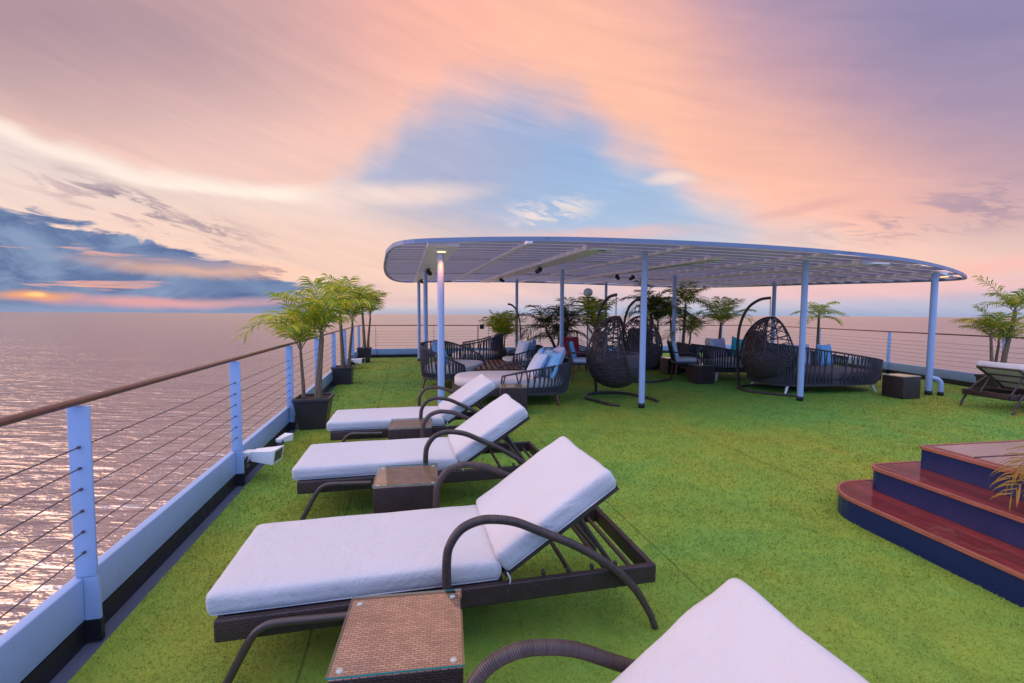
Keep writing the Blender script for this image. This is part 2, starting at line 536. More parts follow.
M = dict(
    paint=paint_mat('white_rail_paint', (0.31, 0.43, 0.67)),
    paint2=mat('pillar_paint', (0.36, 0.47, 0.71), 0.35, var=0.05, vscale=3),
    white=mat('white_plastic', (0.74, 0.76, 0.80), 0.35, var=0.05),
    black=mat('black_rubber', (0.012, 0.013, 0.018), 0.45, var=0.25),
    deckgrey=mat('deck_paint', (0.085, 0.105, 0.165), 0.42, var=0.25, vscale=1.8, bmp=0.1, bscale=20),
    cable=mat('steel_cable', (0.16, 0.12, 0.12), 0.35, 0.6),
    handrail=wood_mat('varnished_rail_wood', (0.085, 0.030, 0.020), (0.15, 0.055, 0.034), 0.36, 1.0),
    hull=mat('hull_paint', (0.5, 0.52, 0.56), 0.4),
    canvas=fabric_mat('white_mattress_canvas', (0.54, 0.52, 0.55), 0.55),
    cream=fabric_mat('cream_cushion', (0.66, 0.62, 0.62), 0.3),
    blue=fabric_mat('light_blue_cushion', (0.22, 0.46, 0.72), 0.3),
    pale=fabric_mat('pale_cushion', (0.62, 0.68, 0.78), 0.3),
    lilac=fabric_mat('lilac_cushion', (0.55, 0.48, 0.62), 0.3),
    teal=fabric_mat('teal_cushion', (0.05, 0.40, 0.42), 0.3),
    red=fabric_mat('red_cloth', (0.40, 0.025, 0.05), 0.2),
    patt=pattern_fabric('patterned_cushion', (0.62, 0.66, 0.74), (0.20, 0.40, 0.66), 22),
    wicker=wicker_mat('dark_wicker', (0.060, 0.034, 0.035), (0.036, 0.021, 0.022), 0.022, 0.0085),
    wickertop=wicker_mat('wicker_tinted_by_sky', (0.74, 0.36, 0.25), (0.44, 0.19, 0.125), 0.024, 0.0100, 0.35),  # lighter than the sides: reflected pink sky is put into the colour
    wrap=wicker_mat('wrapped_cane', (0.085, 0.055, 0.053), (0.050, 0.033, 0.033), 0.4, 0.0060, 0.33),
    frame=mat('brown_metal_tube', (0.062, 0.042, 0.040), 0.32, var=0.2, bmp=0.05),
    rope=mat('dark_rope', (0.052, 0.042, 0.050), 0.55, var=0.3, bmp=0.3, bscale=120),
    darkcush=fabric_mat('dark_cushion', (0.100, 0.066, 0.072), 0.3),
    teak=wood_mat('red_teak', (0.13, 0.035, 0.020), (0.20, 0.06, 0.035), 0.4, 2.0),
    mahog=plank_mat('mahogany_tread', (0.13, 0.013, 0.011), (0.20, 0.026, 0.021), 0.16, 1.2, 0.35),
    lip=wood_mat('worn_tread_edge', (0.22, 0.065, 0.045), (0.34, 0.12, 0.08), 0.4, 3.0),
    navy=mat('navy_gloss_paint', (0.008, 0.017, 0.085), 0.30, var=0.3, vscale=4, bmp=0.03, bscale=18, spec=0.35),
    tile=mat('pale_floor_panel', (0.30, 0.19, 0.18), 0.16, var=0.12, vscale=3),
    pot=mat('brown_plant_pot', (0.035, 0.027, 0.030), 0.42, var=0.25, bmp=0.1, bscale=40),
    soil=mat('potting_soil', (0.03, 0.022, 0.016), 0.95, var=0.5, vscale=40, bmp=0.8, bscale=60),
    trunk=trunk_mat('palm_trunk', (0.10, 0.062, 0.036), (0.26, 0.17, 0.10)),
    leaf_y=leaf_mat('yellow_green_palm_leaf', (0.12, 0.22, 0.018), (0.30, 0.39, 0.028), (0.66, 0.54, 0.050)),  # leaflets from green to yellow, picked at random
    leaf_g=leaf_mat('green_palm_leaf', (0.08, 0.16, 0.018), (0.26, 0.34, 0.032), (0.50, 0.43, 0.045)),
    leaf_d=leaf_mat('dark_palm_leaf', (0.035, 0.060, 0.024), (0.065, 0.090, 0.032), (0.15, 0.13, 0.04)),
    leaf_b=leaf_mat('dry_palm_leaf', (0.26, 0.19, 0.02), (0.32, 0.21, 0.03), (0.40, 0.20, 0.06)),
    roof=sheet_mat('roof_panel', (0.50, 0.49, 0.58), 0.38, var=0.30, vscale=0.9),
    fascia=mat('roof_fascia_paint', (0.17, 0.22, 0.34), 0.42, var=0.1, vscale=2),
    beam=mat('white_beam_paint', (0.85, 0.79, 0.87), 0.4, var=0.06),
    glass=glass_mat('table_glass'),
    gedge=mat('glass_edge', (0.02, 0.30, 0.27), 0.15),
    lampon=emit_mat('lit_lamp', (1.0, 0.50, 0.24), 2.6),
    lamplens=mat('dark_lens', (0.05, 0.055, 0.065), 0.1),
    globe=globe_mat('globe_glass'),
    sea=sea_mat(),
    turf=turf_mat('artificial_turf'), blade=turf_mat('turf_blade', True),
)


# ------------------------------------------------------------------ mesh builder
class MB:
    """collects shapes into one mesh"""

    def __init__(s):
        s.v, s.f, s.sm, s.mi, s.uv = [], [], [], [], []
        s.M = Matrix.Identity(4)

    def raw(s, vs, fs, smooth=False, mi=0, uvs=None):
        k = len(s.v)
        s.v += [tuple(s.M @ Vector(p)) for p in vs]
        for i, f in enumerate(fs):
            s.f.append([k + j for j in f])
            s.sm.append(smooth)
            s.mi.append(mi)
            s.uv.append(None if uvs is None else uvs[i])

    def box(s, c, d, rot=None, mi=0, taper=1.0):
        hx, hy, hz = d[0] / 2, d[1] / 2, d[2] / 2
        P = [Vector((x * hx * (taper if z < 0 else 1), y * hy * (taper if z < 0 else 1), z * hz))
             for z in (-1, 1) for y in (-1, 1) for x in (-1, 1)]
        if rot is not None:
            P = [rot @ p for p in P]
        c = Vector(c)
        s.raw([c + p for p in P], [(0, 2, 3, 1), (4, 5, 7, 6), (0, 1, 5, 4), (2, 6, 7, 3), (0, 4, 6, 2), (1, 3, 7, 5)], mi=mi)

    def bar(s, a, b, wd, ht, up=(0, 0, 1), mi=0):
        a, b = Vector(a), Vector(b)
        x = (b - a)
        L = x.length
        x.normalize()
        y = Vector(up).cross(x).normalized()
        z = x.cross(y)
        rot = Matrix((x, y, z)).transposed()
        s.box((a + b) / 2, (L, wd, ht), rot, mi)

    def bbox(s, c, d, bev=0.006, rot=None, mi=0):
        """box with rounded edges"""
        s.rbox(c, d, bev, n=(1, 1, 1), rot=rot, mi=mi)

    def rbox(s, c, d, r, n=(6, 6, 2), rot=None, mi=0, fn=None, smooth=True):
        h = [x / 2 for x in d]
        r = min(r, *[x * 0.98 for x in h])

        def coords(hh, k):
            a = [-hh, -hh + r * 0.12, -hh + r * 0.45, -hh + r]
            mid = [(-hh + r) + (2 * hh - 2 * r) * i / k for i in range(1, k)]
            return a + mid + [-q for q in reversed(a)]
        cs = [coords(h[i], n[i]) for i in range(3)]
        idx, vs, fs = {}, [], []

        def vid(p):
            key = tuple(round(q, 6) for q in p)
            if key not in idx:
                idx[key] = len(vs)
                q = [max(-(h[i] - r), min(h[i] - r, p[i])) for i in range(3)]
                dv = Vector([p[i] - q[i] for i in range(3)])
                if dv.length > 1e-9:
                    dv = dv.normalized()
                    P = Vector(q) + dv * r
                else:
                    P, dv = Vector(p), Vector((0, 0, 0))
                if fn:
                    P = fn(P, dv, h)
                vs.append(P)
            return idx[key]
        for ax in range(3):
            u, v = (ax + 1) % 3, (ax + 2) % 3
            for sg in (-1, 1):
                for i in range(len(cs[u]) - 1):
                    for j in range(len(cs[v]) - 1):
                        q = []
                        for (ii, jj) in ((i, j), (i + 1, j), (i + 1, j + 1), (i, j + 1)):
                            p = [0, 0, 0]
                            p[ax], p[u], p[v] = sg * h[ax], cs[u][ii], cs[v][jj]
                            q.append(vid(p))
                        fs.append(q if sg > 0 else q[::-1])
        c = Vector(c)
        if rot is not None:
            vs = [rot @ p for p in vs]
        s.raw([c + p for p in vs], fs, smooth, mi)

    def tube(s, pts, r, n=8, closed=False, caps=True, smooth=True, mi=0, rz=None):
        P = [Vector(p) for p in pts]
        k = len(P)
        rad = r if isinstance(r, (list, tuple)) else [r] * k
        T = []
        for i in range(k):
            a = P[(i - 1) % k] if (closed or i > 0) else P[i]
            b = P[(i + 1) % k] if (closed or i < k - 1) else P[i]
            T.append((b - a).normalized())
        up = Vector((0, 0, 1)) if abs(T[0].z) < 0.9 else Vector((1, 0, 0))
        X = (up - T[0] * up.dot(T[0])).normalized()
        vs, fs, uvs, L = [], [], [], [0.0]
        for i in range(k):
            if i:
                X = (X - T[i] * X.dot(T[i])).normalized()
                L.append(L[-1] + (P[i] - P[i - 1]).length)
            Y = T[i].cross(X)
            for j in range(n):
                a = 2 * math.pi * j / n
                vs.append(P[i] + X * math.cos(a) * rad[i] * (rz or 1) + Y * math.sin(a) * rad[i])
        seg = k if closed else k - 1
        Lc = L + [L[-1] + (P[0] - P[-1]).length]
        for i in range(seg):
            i2 = (i + 1) % k
            for j in range(n):
                j2 = (j + 1) % n
                fs.append((i * n + j, i * n + j2, i2 * n + j2, i2 * n + j))
                w0, w1 = 2 * math.pi * j / n * rad[i], 2 * math.pi * (j + 1) / n * rad[i]
                uvs.append([(w0, Lc[i]), (w1, Lc[i]), (w1, Lc[i + 1]), (w0, Lc[i + 1])])
        s.raw(vs, fs, smooth, mi, uvs)
        if caps and not closed:
            s.raw(vs[:n], [tuple(range(n))[::-1]], False, mi)
            s.raw(vs[-n:], [tuple(range(n))], False, mi)

    def prism(s, poly, z0, z1, mi=0, smooth=False, mtop=None):
        k = len(poly)
        vs = [(x, y, z0) for x, y in poly] + [(x, y, z1) for x, y in poly]
        s.raw(vs, [tuple(range(k))[::-1]], False, mi)
        s.raw(vs, [tuple(range(k, 2 * k))], False, mi if mtop is None else mtop)
        s.raw(vs, [(i, (i + 1) % k, k + (i + 1) % k, k + i) for i in range(k)], smooth, mi)

    def lathe(s, prof, n=20, c=(0, 0, 0), mi=0, smooth=True):
        c = Vector(c)
        vs, fs = [], []
        for (r, z) in prof:
            for j in range(n):
                a = 2 * math.pi * j / n
                vs.append(c + Vector((r * math.cos(a), r * math.sin(a), z)))
        for i in range(len(prof) - 1):
            for j in range(n):
                j2 = (j + 1) % n
                fs.append((i * n + j, i * n + j2, (i + 1) * n + j2, (i + 1) * n + j))
        s.raw(vs, fs, smooth, mi)

    def build(s, name, mats, parent=None):
        me = bpy.data.meshes.new(name)
        me.from_pydata(s.v, [], s.f)
        me.polygons.foreach_set('use_smooth', s.sm)
        me.polygons.foreach_set('material_index', s.mi)
        for m_ in (mats if isinstance(mats, (list, tuple)) else [mats]):
            me.materials.append(m_)
        lay = me.uv_layers.new(name='UVMap')
        buf = []
        for p, uv in zip(me.polygons, s.uv):
            if uv is not None:
                for q in uv:
                    buf += q
            else:
                nx, ny, nz = (abs(q) for q in p.normal)
                for vi in p.vertices:
                    x, y, z = s.v[vi]
                    buf += (x, y) if nz >= max(nx, ny) else ((y, z) if nx >= ny else (x, z))
        lay.data.foreach_set('uv', buf)
        me.update()
        o = bpy.data.objects.new(name, me)
        COL.objects.link(o)
        if parent is not None:
            o.parent = parent
        return o


def tag(o, label=None, cat=None, group=None, kind=None):
    for k, v in (('label', label), ('category', cat), ('group', group), ('kind', kind)):
        if v:
            o[k] = v
    return o


def thing(name, label, cat, loc=(0, 0, 0), rz=0.0, group=None):
    o = bpy.data.objects.new(name, None)
    o.empty_display_size = 0.1
    COL.objects.link(o)
    o.location = loc
    o.rotation_euler = (0, 0, rz)
    return tag(o, label, cat, group)


def kids(o):
    return [c for c in bpy.data.objects if c.parent == o]


def dup(root, loc, rz, label):
    def rec(o, par):
        c = o.copy()
        COL.objects.link(c)
        c.parent = par
        for ch in kids(o):
            rec(ch, c)
        return c
    r = rec(root, None)
    r.location = loc
    r.rotation_euler = (0, 0, rz)
    r['label'] = label
    return r


def smooth_path(pts, k=6, closed=False):
    P = [Vector(p) for p in pts]
    n = len(P)
    out = []
    for i in range(n if closed else n - 1):
        p0 = P[(i - 1) % n] if (closed or i > 0) else P[i] * 2 - P[i + 1]
        p1, p2 = P[i], P[(i + 1) % n]
        p3 = P[(i + 2) % n] if (closed or i < n - 2) else P[i + 1] * 2 - P[i]
        for j in range(k):
            t = j / k
            out.append(0.5 * ((2 * p1) + (p2 - p0) * t + (2 * p0 - 5 * p1 + 4 * p2 - p3) * t * t + (3 * p1 - p0 - 3 * p2 + p3) * t ** 3))
    if not closed:
        out.append(P[-1])
    return out


SHIP = R(13.2)                                            # the deck's axes are turned by this against the view
U = Vector((math.cos(SHIP), math.sin(SHIP), 0))           # across the ship
V = Vector((-math.sin(SHIP), math.cos(SHIP), 0))          # along it


# ------------------------------------------------------------------ the setting
def left_x(y): return -1.45 - 0.243 * y                   # inner face of the coaming, left side
def right_x(y): return 9.36 + 0.05 * y
def far_y(x): return 16.62 + 0.24 * x


y_n = -4.0
xl = (-1.45 - 0.243 * 16.62) / (1 + 0.243 * 0.24)
cl = Vector((xl, far_y(xl), 0))
xr = (9.36 + 0.05 * 16.62) / (1 - 0.05 * 0.24)
cr = Vector((xr, far_y(xr), 0))
nl, nr = Vector((left_x(y_n), y_n, 0)), Vector((right_x(y_n), y_n, 0))


def inset(d, dfar=None, dn=0.0):
    """deck outline moved inwards (negative: outwards)"""
    dl = Vector((0.972, 0.236, 0)) * d
    dr = Vector((-0.9988, 0.05, 0)) * d
    df = Vector((0.233, -0.972, 0)) * (d if dfar is None else dfar)
    return [(nl + dl)[:2], (nr + dr)[:2], (cr + dr + df)[:2], (cl + dl + df)[:2]]


b = MB()
b.prism(inset(-0.16), -0.30, -0.008)
tag(b.build('ship_deck', M['deckgrey']), kind='structure')
b = MB()
o4 = inset(-0.17)
b.prism([(x, y) for x, y in o4], -9.5, -0.304)
tag(b.build('ship_hull', M['hull']), kind='structure')
b = MB()
tp = inset(0.085, 0.10)
N_ = 60
b.prism(tp, -0.006, 0.004)
tag(b.build('turf_ground', M['turf']), kind='structure')

# sea out to the horizon
b = MB()
ring_r = [0, 30, 80, 200, 600, 2000, 7000, 25000, 60000]
vs, fs = [(0, 0, -9.2)], []
for r_ in ring_r[1:]:
    vs += [(r_ * math.cos(2 * math.pi * j / 48), r_ * math.sin(2 * math.pi * j / 48), -9.2) for j in range(48)]
fs += [(0, 1 + j, 1 + (j + 1) % 48) for j in range(48)]
for i in range(len(ring_r) - 2):
    a0, a1 = 1 + i * 48, 1 + (i + 1) * 48
    fs += [(a0 + j, a1 + j, a1 + (j + 1) % 48, a0 + (j + 1) % 48) for j in range(48)]
b.raw(vs, fs)
tag(b.build('sea', M['sea']), kind='structure')


# turf blades in the near field
def turf_blades():
    rng = np.random.default_rng(3)
    n = 400000
    u = rng.random(n)
    d0, d1 = 0.95, 17.0
    y = d0 * (d1 / d0) ** u
    x = (rng.random(n) * 2 - 1) * 1.16 * (y + 0.15)
    ok = (x > left_x(y) + 0.09) & (x < right_x(y) - 0.19)
    x, y = x[ok], y[ok]
    n = len(x)
    sc = np.clip(y / 2.4, 0.7, 5.0)
    wd = 0.0020 * sc * (0.7 + 0.6 * rng.random(n))
    ht = (0.008 + 0.011 * rng.random(n)) * np.clip(sc, 0.8, 1.35)
    ang = rng.random(n) * 2 * np.pi
    lean = ht * (0.2 + 0.9 * rng.random(n))
    la = rng.random(n) * 2 * np.pi
    co = np.empty((n, 3, 3), np.float32)
    dx, dy = np.cos(ang) * wd, np.sin(ang) * wd
    co[:, 0] = np.stack([x - dx, y - dy, np.full(n, 0.003)], 1)
    co[:, 1] = np.stack([x + dx, y + dy, np.full(n, 0.003)], 1)
    co[:, 2] = np.stack([x + np.cos(la) * lean, y + np.sin(la) * lean, ht], 1)
    me = bpy.data.meshes.new('turf_blades')
    me.vertices.add(3 * n)
    me.vertices.foreach_set('co', co.ravel())
    me.loops.add(3 * n)
    me.loops.foreach_set('vertex_index', np.arange(3 * n, dtype=np.int32))
    me.polygons.add(n)
    me.polygons.foreach_set('loop_start', np.arange(0, 3 * n, 3, dtype=np.int32))
    me.materials.append(M['blade'])
    me.update(calc_edges=True)
    o = bpy.data.objects.new('turf_grass', me)
    COL.objects.link(o)
    tag(o, 'short green artificial grass pile covering the open deck', 'grass', kind='stuff')


turf_blades()


# ------------------------------------------------------------------ railings
def railing(label, p0, p1, inward, spacing, start, gap_ok=True):
    """p0->p1 is the inner face of the coaming at deck level"""
    p0, p1, inward = Vector(p0), Vector(p1), Vector(inward).normalized()
    d = (p1 - p0)
    L = d.length
    d.normalize()
    root = thing('deck_railing', label, 'railing', p0, math.atan2(d.y, d.x))
    sg = 1 if inward.dot(Vector((-d.y, d.x, 0))) > 0 else -1   # local +y is inward or not
    mb = MB()
    mb.rbox((L / 2, -sg * 0.025, 0.20), (L, 0.05, 0.20), 0.008, (30, 1, 1))
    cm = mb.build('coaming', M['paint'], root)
    mb = MB()
    mb.box((L / 2, -sg * 0.0225, 0.047), (L, 0.053, 0.100))
    mb.build('base_strip', M['black'], cm)
    xs = []
    x = start
    while x < L - 0.02:
        xs.append(x)
        x += spacing
    for x in xs:
        mb = MB()
        # flat bar standing across the rail, widening into a gusset in front of the coaming
        prof = [(-0.070, 0.29), (0.016, 0.303), (0.075, 0.255), (0.088, 0.215), (0.088, 0.105), (0.004, 0.105), (0.004, 0.285)]
        for zz0, zz1 in ((0.303, 1.085),):
            mb.rbox((x, sg * 0.012, (zz0 + zz1) / 2), (0.014, 0.084, zz1 - zz0), 0.004, (1, 1, 1))
        k = [(yy, z) for yy, z in ((0.0015, 0.300), (0.054, 0.300), (0.058, 0.270), (0.060, 0.215), (0.060, 0.102), (0.0015, 0.102))]
        vs = [(x - 0.0075, sg * yy, z) for yy, z in k] + [(x + 0.0075, sg * yy, z) for yy, z in k]
        q = len(k)
        mb.raw(vs, [tuple(range(q)), tuple(range(q, 2 * q))[::-1]] + [(i, i + q, (i + 1) % q + q, (i + 1) % q) for i in range(q)])
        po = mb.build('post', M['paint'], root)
        mb = MB()
        mb.box((x, sg * 0.034, 0.050), (0.024, 0.060, 0.098))
        mb.build('post_base', M['black'], po)
        for z in CZ:
            mb = MB()
            mb.tube([(x - 0.016, sg * 0.012, z), (x + 0.016, sg * 0.012, z)], 0.007, 8)
            mb.tube([(x + 0.014, sg * 0.012, z), (x + 0.085, sg * 0.012, z)], 0.0048, 6)
            mb.build('cable_fitting', M['cable'], po)
    mb = MB()
    mb.tube([(i * L / 24, sg * 0.012, 1.105) for i in range(25)], 0.024, 12, rz=0.66)
    mb.build('handrail', M['handrail'], root)
    for i, z in enumerate(CZ):
        mb = MB()
        pts = []
        ends = [0.0] + xs + [L]
        for a, c in zip(ends[:-1], ends[1:]):
            for k in range(4):
                t = k / 4
                pts.append((a + (c - a) * t, sg * 0.012, z - 0.010 * math.sin(math.pi * t) * ((i * 7) % 3) / 2))
        pts.append((L, sg * 0.012, z))
        mb.tube(pts, 0.0030, 5, caps=False)
        mb.build('cable', M['cable'], root)
    return root


CZ = [0.90, 0.805, 0.71, 0.61, 0.515, 0.42]
dl = (cl - nl)
y2len = dl.length / (cl.y - y_n)
railing('white steel railing with wooden handrail and wire cables along the left deck edge', nl, cl, (1, 0.24, 0), 1.895 * y2len, (0.10 - y_n) * y2len % (1.895 * y2len))
railing('long white wire railing across the far end of the deck behind the pavilion', cl, cr, (0.24, -1, 0), 1.95, 0.55)
railing('white wire railing along the right deck edge behind the ottoman and palm', nr, cr, (-1, 0, 0), 2.95, (9.05 - y_n) % 2.95)

# ------------------------------------------------------------------ pavilion
PO = Vector((-1.04, 6.65, 0))


def pav(s_, t_, z=0.0):
    p = PO + U * s_ + V * t_
    return Vector((p.x, p.y, z))


def roof_z(s_, t_):
    return 2.45 + 0.032 * s_ - 0.0046 * s_ * s_ + 0.018 * t_


outline = smooth_path([(-0.52, -0.48, 0), (0.20, -0.78, 0), (1.1, -0.96, 0), (2, -1.04, 0), (4, -1.06, 0), (6, -1.0, 0), (7.6, -0.82, 0), (9.0, -0.45, 0),
                       (10.2, 0.02, 0), (10.75, 0.45, 0), (10.72, 1.5, 0), (10.35, 3.2, 0), (10.05, 5, 0), (9.6, 7, 0), (8.7, 8.3, 0), (7, 9.1, 0),
                       (5, 9.45, 0), (2, 9.75, 0), (0, 10.0, 0), (-0.55, 9.8, 0), (-0.86, 8.6, 0), (-0.99, 6.3, 0), (-0.96, 3.7, 0),
                       (-0.84, 1.5, 0), (-0.75, 0.35, 0)], 4, True)
OUT = [(p.x, p.y) for p in outline]


def span_at(t_):
    xs = []
    n = len(OUT)
    for i in range(n):
        (x0, t0), (x1, t1) = OUT[i], OUT[(i + 1) % n]
        if (t0 - t_) * (t1 - t_) < 0:
            xs.append(x0 + (x1 - x0) * (t_ - t0) / (t1 - t0))
    return (min(xs), max(xs)) if len(xs) >= 2 else None


pv = thing('pavilion', 'open white pavilion with curved slatted roof on slim pillars over the lounge seats', 'pavilion')
mb = MB()
pitch, t_, row = 0.34, -1.0, 0
w0 = 0.322
while t_ < 9.95:
    a, c = span_at(t_ + 0.02), span_at(t_ + w0 - 0.02)
    if a and c:
        s0, s1 = max(a[0], c[0]) + 0.03, min(a[1], c[1]) - 0.03
        k = max(2, int((s1 - s0) / 0.5))
        vs, fs = [], []
        for i in range(k + 1):
            q = s0 + (s1 - s0) * i / k
            for dt, dz in ((0, 0.036), (w0, 0.040), (w0, 0.045), (0, 0.041)):
                vs.append(pav(q, t_ + dt, roof_z(q, t_ + dt) + dz))
        for i in range(k):
            o_ = i * 4
            for j in range(4):
                fs.append((o_ + j, o_ + 4 + j, o_ + 4 + (j + 1) % 4, o_ + (j + 1) % 4))
        fs += [(0, 1, 2, 3), (k * 4 + 3, k * 4 + 2, k * 4 + 1, k * 4)]
        mb.raw(vs, fs)
    t_ += pitch
mb.build('roof', M['roof'], pv)
mb = MB()
n = len(OUT)
vs, fs = [], []
cx, ct = 4.5, 4.4
for (q, t_) in OUT:
    z = roof_z(q, t_)
    for k, (off, dz) in enumerate(((0, -0.010), (0.05, 0.0), (0.05, 0.042), (0, 0.048))):
        dd = Vector((q - cx, t_ - ct, 0)).normalized() * off
        vs.append(pav(q - dd.x, t_ - dd.y, z + dz))
for i in range(n):
    i2 = (i + 1) % n
    for j in range(4):
        fs.append((i * 4 + j, i * 4 + (j + 1) % 4, i2 * 4 + (j + 1) % 4, i2 * 4 + j))
mb.raw(vs, fs)
rim = mb.build('fascia', M['fascia'], pv)


def beam(q, ta, tb, wd, dep):
    mb = MB()
    k = 12
    for i in range(k):
        a, c = ta + (tb - ta) * i / k, ta + (tb - ta) * (i + 1) / k
        za, zc = roof_z(q, a) - dep / 2 + 0.012, roof_z(q, c) - dep / 2 + 0.012
        vs = []
        for (tt, z0, z1) in ((a, roof_z(q, a) - dep, roof_z(q, a) + 0.024), (c, roof_z(q, c) - dep, roof_z(q, c) + 0.024)):
            vs += [pav(q - wd / 2, tt, z0), pav(q + wd / 2, tt, z0), pav(q + wd / 2, tt, z1), pav(q - wd / 2, tt, z1)]
        fs = [(0, 4, 5, 1), (1, 5, 6, 2), (2, 6, 7, 3), (3, 7, 4, 0)]
        if i == 0:
            fs.append((0, 1, 2, 3))
        if i == k - 1:
            fs.append((4, 7, 6, 5))
        mb.raw(vs, fs)
    return mb.build('beam', M['beam'], pv)


for q, ta, tb, wd, dep in ((0.0, -0.55, 9.6, 0.42, 0.035), (2.25, -0.45, 9.3, 0.36, 0.045), (4.75, 0.2, 9.1, 0.26, 0.04), (7.2, -0.5, 8.3, 0.30, 0.04), (9.45, -0.1, 6.6, 0.24, 0.035)):
    beam(q, ta, tb, wd, dep)
for q, ta, tb in ((1.12, -0.80, 9.4), (3.5, -0.90, 9.2), (5.9, -0.85, 8.9), (8.3, -0.5, 8.0)):  # narrow white bars imitating bright skylight gaps between the beams
    beam(q, ta, tb, 0.07, 0.02)
for t_ in (1.9, 5.6):                                       # thin purlins
    mb = MB()
    a = span_at(t_)
    k = 16
    pts = [pav(a[0] + 0.1 + (a[1] - a[0] - 0.2) * i / k, t_, 0) for i in range(k + 1)]
    for i in range(k + 1):
        q = a[0] + 0.1 + (a[1] - a[0] - 0.2) * i / k
        pts[i].z = roof_z(q, t_) + 0.012
    mb.tube(pts, 0.014, 6)
    mb.build('purlin', M['beam'], pv)

COLS = [((-1.04, 6.65), 0.050), ((-1.97, 10.37), 0.050), ((-2.96, 14.48), 0.050), ((2.10, 7.29), 0.048), ((1.20, 11.02), 0.048), ((0.15, 15.0), 0.048),
        ((5.10, 7.98), 0.050), ((4.19, 11.8), 0.050), ((3.22, 15.7), 0.048), ((8.00, 8.67), 0.055), ((7.05, 12.3), 0.050)]
for (x, y), r_ in COLS:
    rel = Vector((x, y, 0)) - PO
    q, t_ = rel.dot(U), rel.dot(V)
    zt = roof_z(q, t_) - (0.02 if q > 9 else 0.012) - (0.025 if abs(q) < 0.2 else 0.0) + 0.022 * (0 if abs(q) < 0.2 or q > 9 else 1)
    mb = MB()
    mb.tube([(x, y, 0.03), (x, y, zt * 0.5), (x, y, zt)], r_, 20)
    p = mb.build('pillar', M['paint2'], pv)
    mb = MB()
    mb.lathe([(0.0, 0.004), (r_ + 0.004, 0.004), (r_ + 0.004, 0.085), (r_ + 0.0005, 0.087)], 20, (x, y, 0))
    mb.build('pillar_foot', M['black'], p)
    if q > 9:
        mb = MB()
        mb.tube(smooth_path([(x + 0.03, y - 0.02, 0.335), (x + 0.10, y - 0.05, 0.32), (x + 0.155, y - 0.07, 0.26), (x + 0.165, y - 0.075, 0.15), (x + 0.165, y - 0.075, 0.03)], 5), 0.042, 14)
        mb.build('drain_elbow', M['paint2'], p)
        mb = MB()
        mb.lathe([(0.0, 0.004), (0.048, 0.004), (0.048, 0.075), (0.042, 0.078)], 16, (x + 0.165, y - 0.075, 0))
        mb.build('drain_foot', M['black'], p)


def downlight(q, t_, wd, lit):
    z = roof_z(q, t_)
    mb = MB()
    mb.rbox(pav(q, t_, z - 0.052), (wd, 0.16, 0.03), 0.008, (1, 1, 1), Matrix.Rotation(SHIP, 3, 'Z'))
    h = mb.build('downlight', M['white'], pv)
    mb = MB()
    p = pav(q, t_, z - 0.0685)
    mb.lathe([(0.0, 0), (0.062, 0), (0.062, -0.005), (0.0, -0.006)], 20, p)
    mb.build('lamp_lens', M['lampon'] if lit else M['lamplens'], h)
    if lit:
        l = bpy.data.lights.new('downlight_glow', 'SPOT')
        l.energy = 30
        l.color = (1.0, 0.27, 0.05)
        l.spot_size = R(110)
        l.spot_blend = 0.8
        l.shadow_soft_size = 0.05
        lo = bpy.data.objects.new('downlight_glow', l)
        COL.objects.link(lo)
        lo.location = p + Vector((0, 0, -0.02))
        lo.parent = pv


downlight(0.0, -0.16, 0.20, True)
downlight(9.55, -0.06, 0.20, True)
downlight(7.2, -0.62, 0.34, False)
downlight(2.25, -0.57, 0.34, False)


def spotlight(q, t_, label, rz):
    z = roof_z(q, t_) - 0.035
    o = thing('spotlight', label, 'spotlight', pav(q, t_, z), rz, 'spotlights under the pavilion beams')
    o.scale = (0.7, 0.7, 0.7)
    mb = MB()
    mb.box((0, 0, -0.012), (0.10, 0.06, 0.02))
    mb.tube([(0, 0, -0.02), (0, 0, -0.07)], 0.010, 8)
    mb.build('bracket', M['black'], o)
    mb = MB()
    mb.rbox((0, 0, -0.115), (0.22, 0.10, 0.11), 0.015, (1, 1, 1), Matrix.Rotation(R(25), 3, 'Y'))
    mb.build('lamp_body', M['black'], o)
    mb = MB()
    mb.box((0.102, 0, -0.163), (0.006, 0.08, 0.085), Matrix.Rotation(R(25), 3, 'Y'))
    mb.build('lens', M['lamplens'], o)


spotlight(0.0, 3.3, 'black spotlight under the left pavilion beam beside the second pillar', 1.2)
spotlight(0.0, 7.4, 'small black spotlight far along the left pavilion beam by the farthest left pillar', 0.4)
spotlight(2.25, 2.6, 'black spotlight on the near half of the second pavilion beam', 2.4)
spotlight(2.25, 6.4, 'black spotlight on the far half of the second pavilion beam', 0.2)
spotlight(4.75, 4.0, 'black spotlight under the middle pavilion beam, left of a close pair', 0.9)
spotlight(5.15, 4.0, 'black spotlight under the middle pavilion roof, right of a close pair', 2.2)


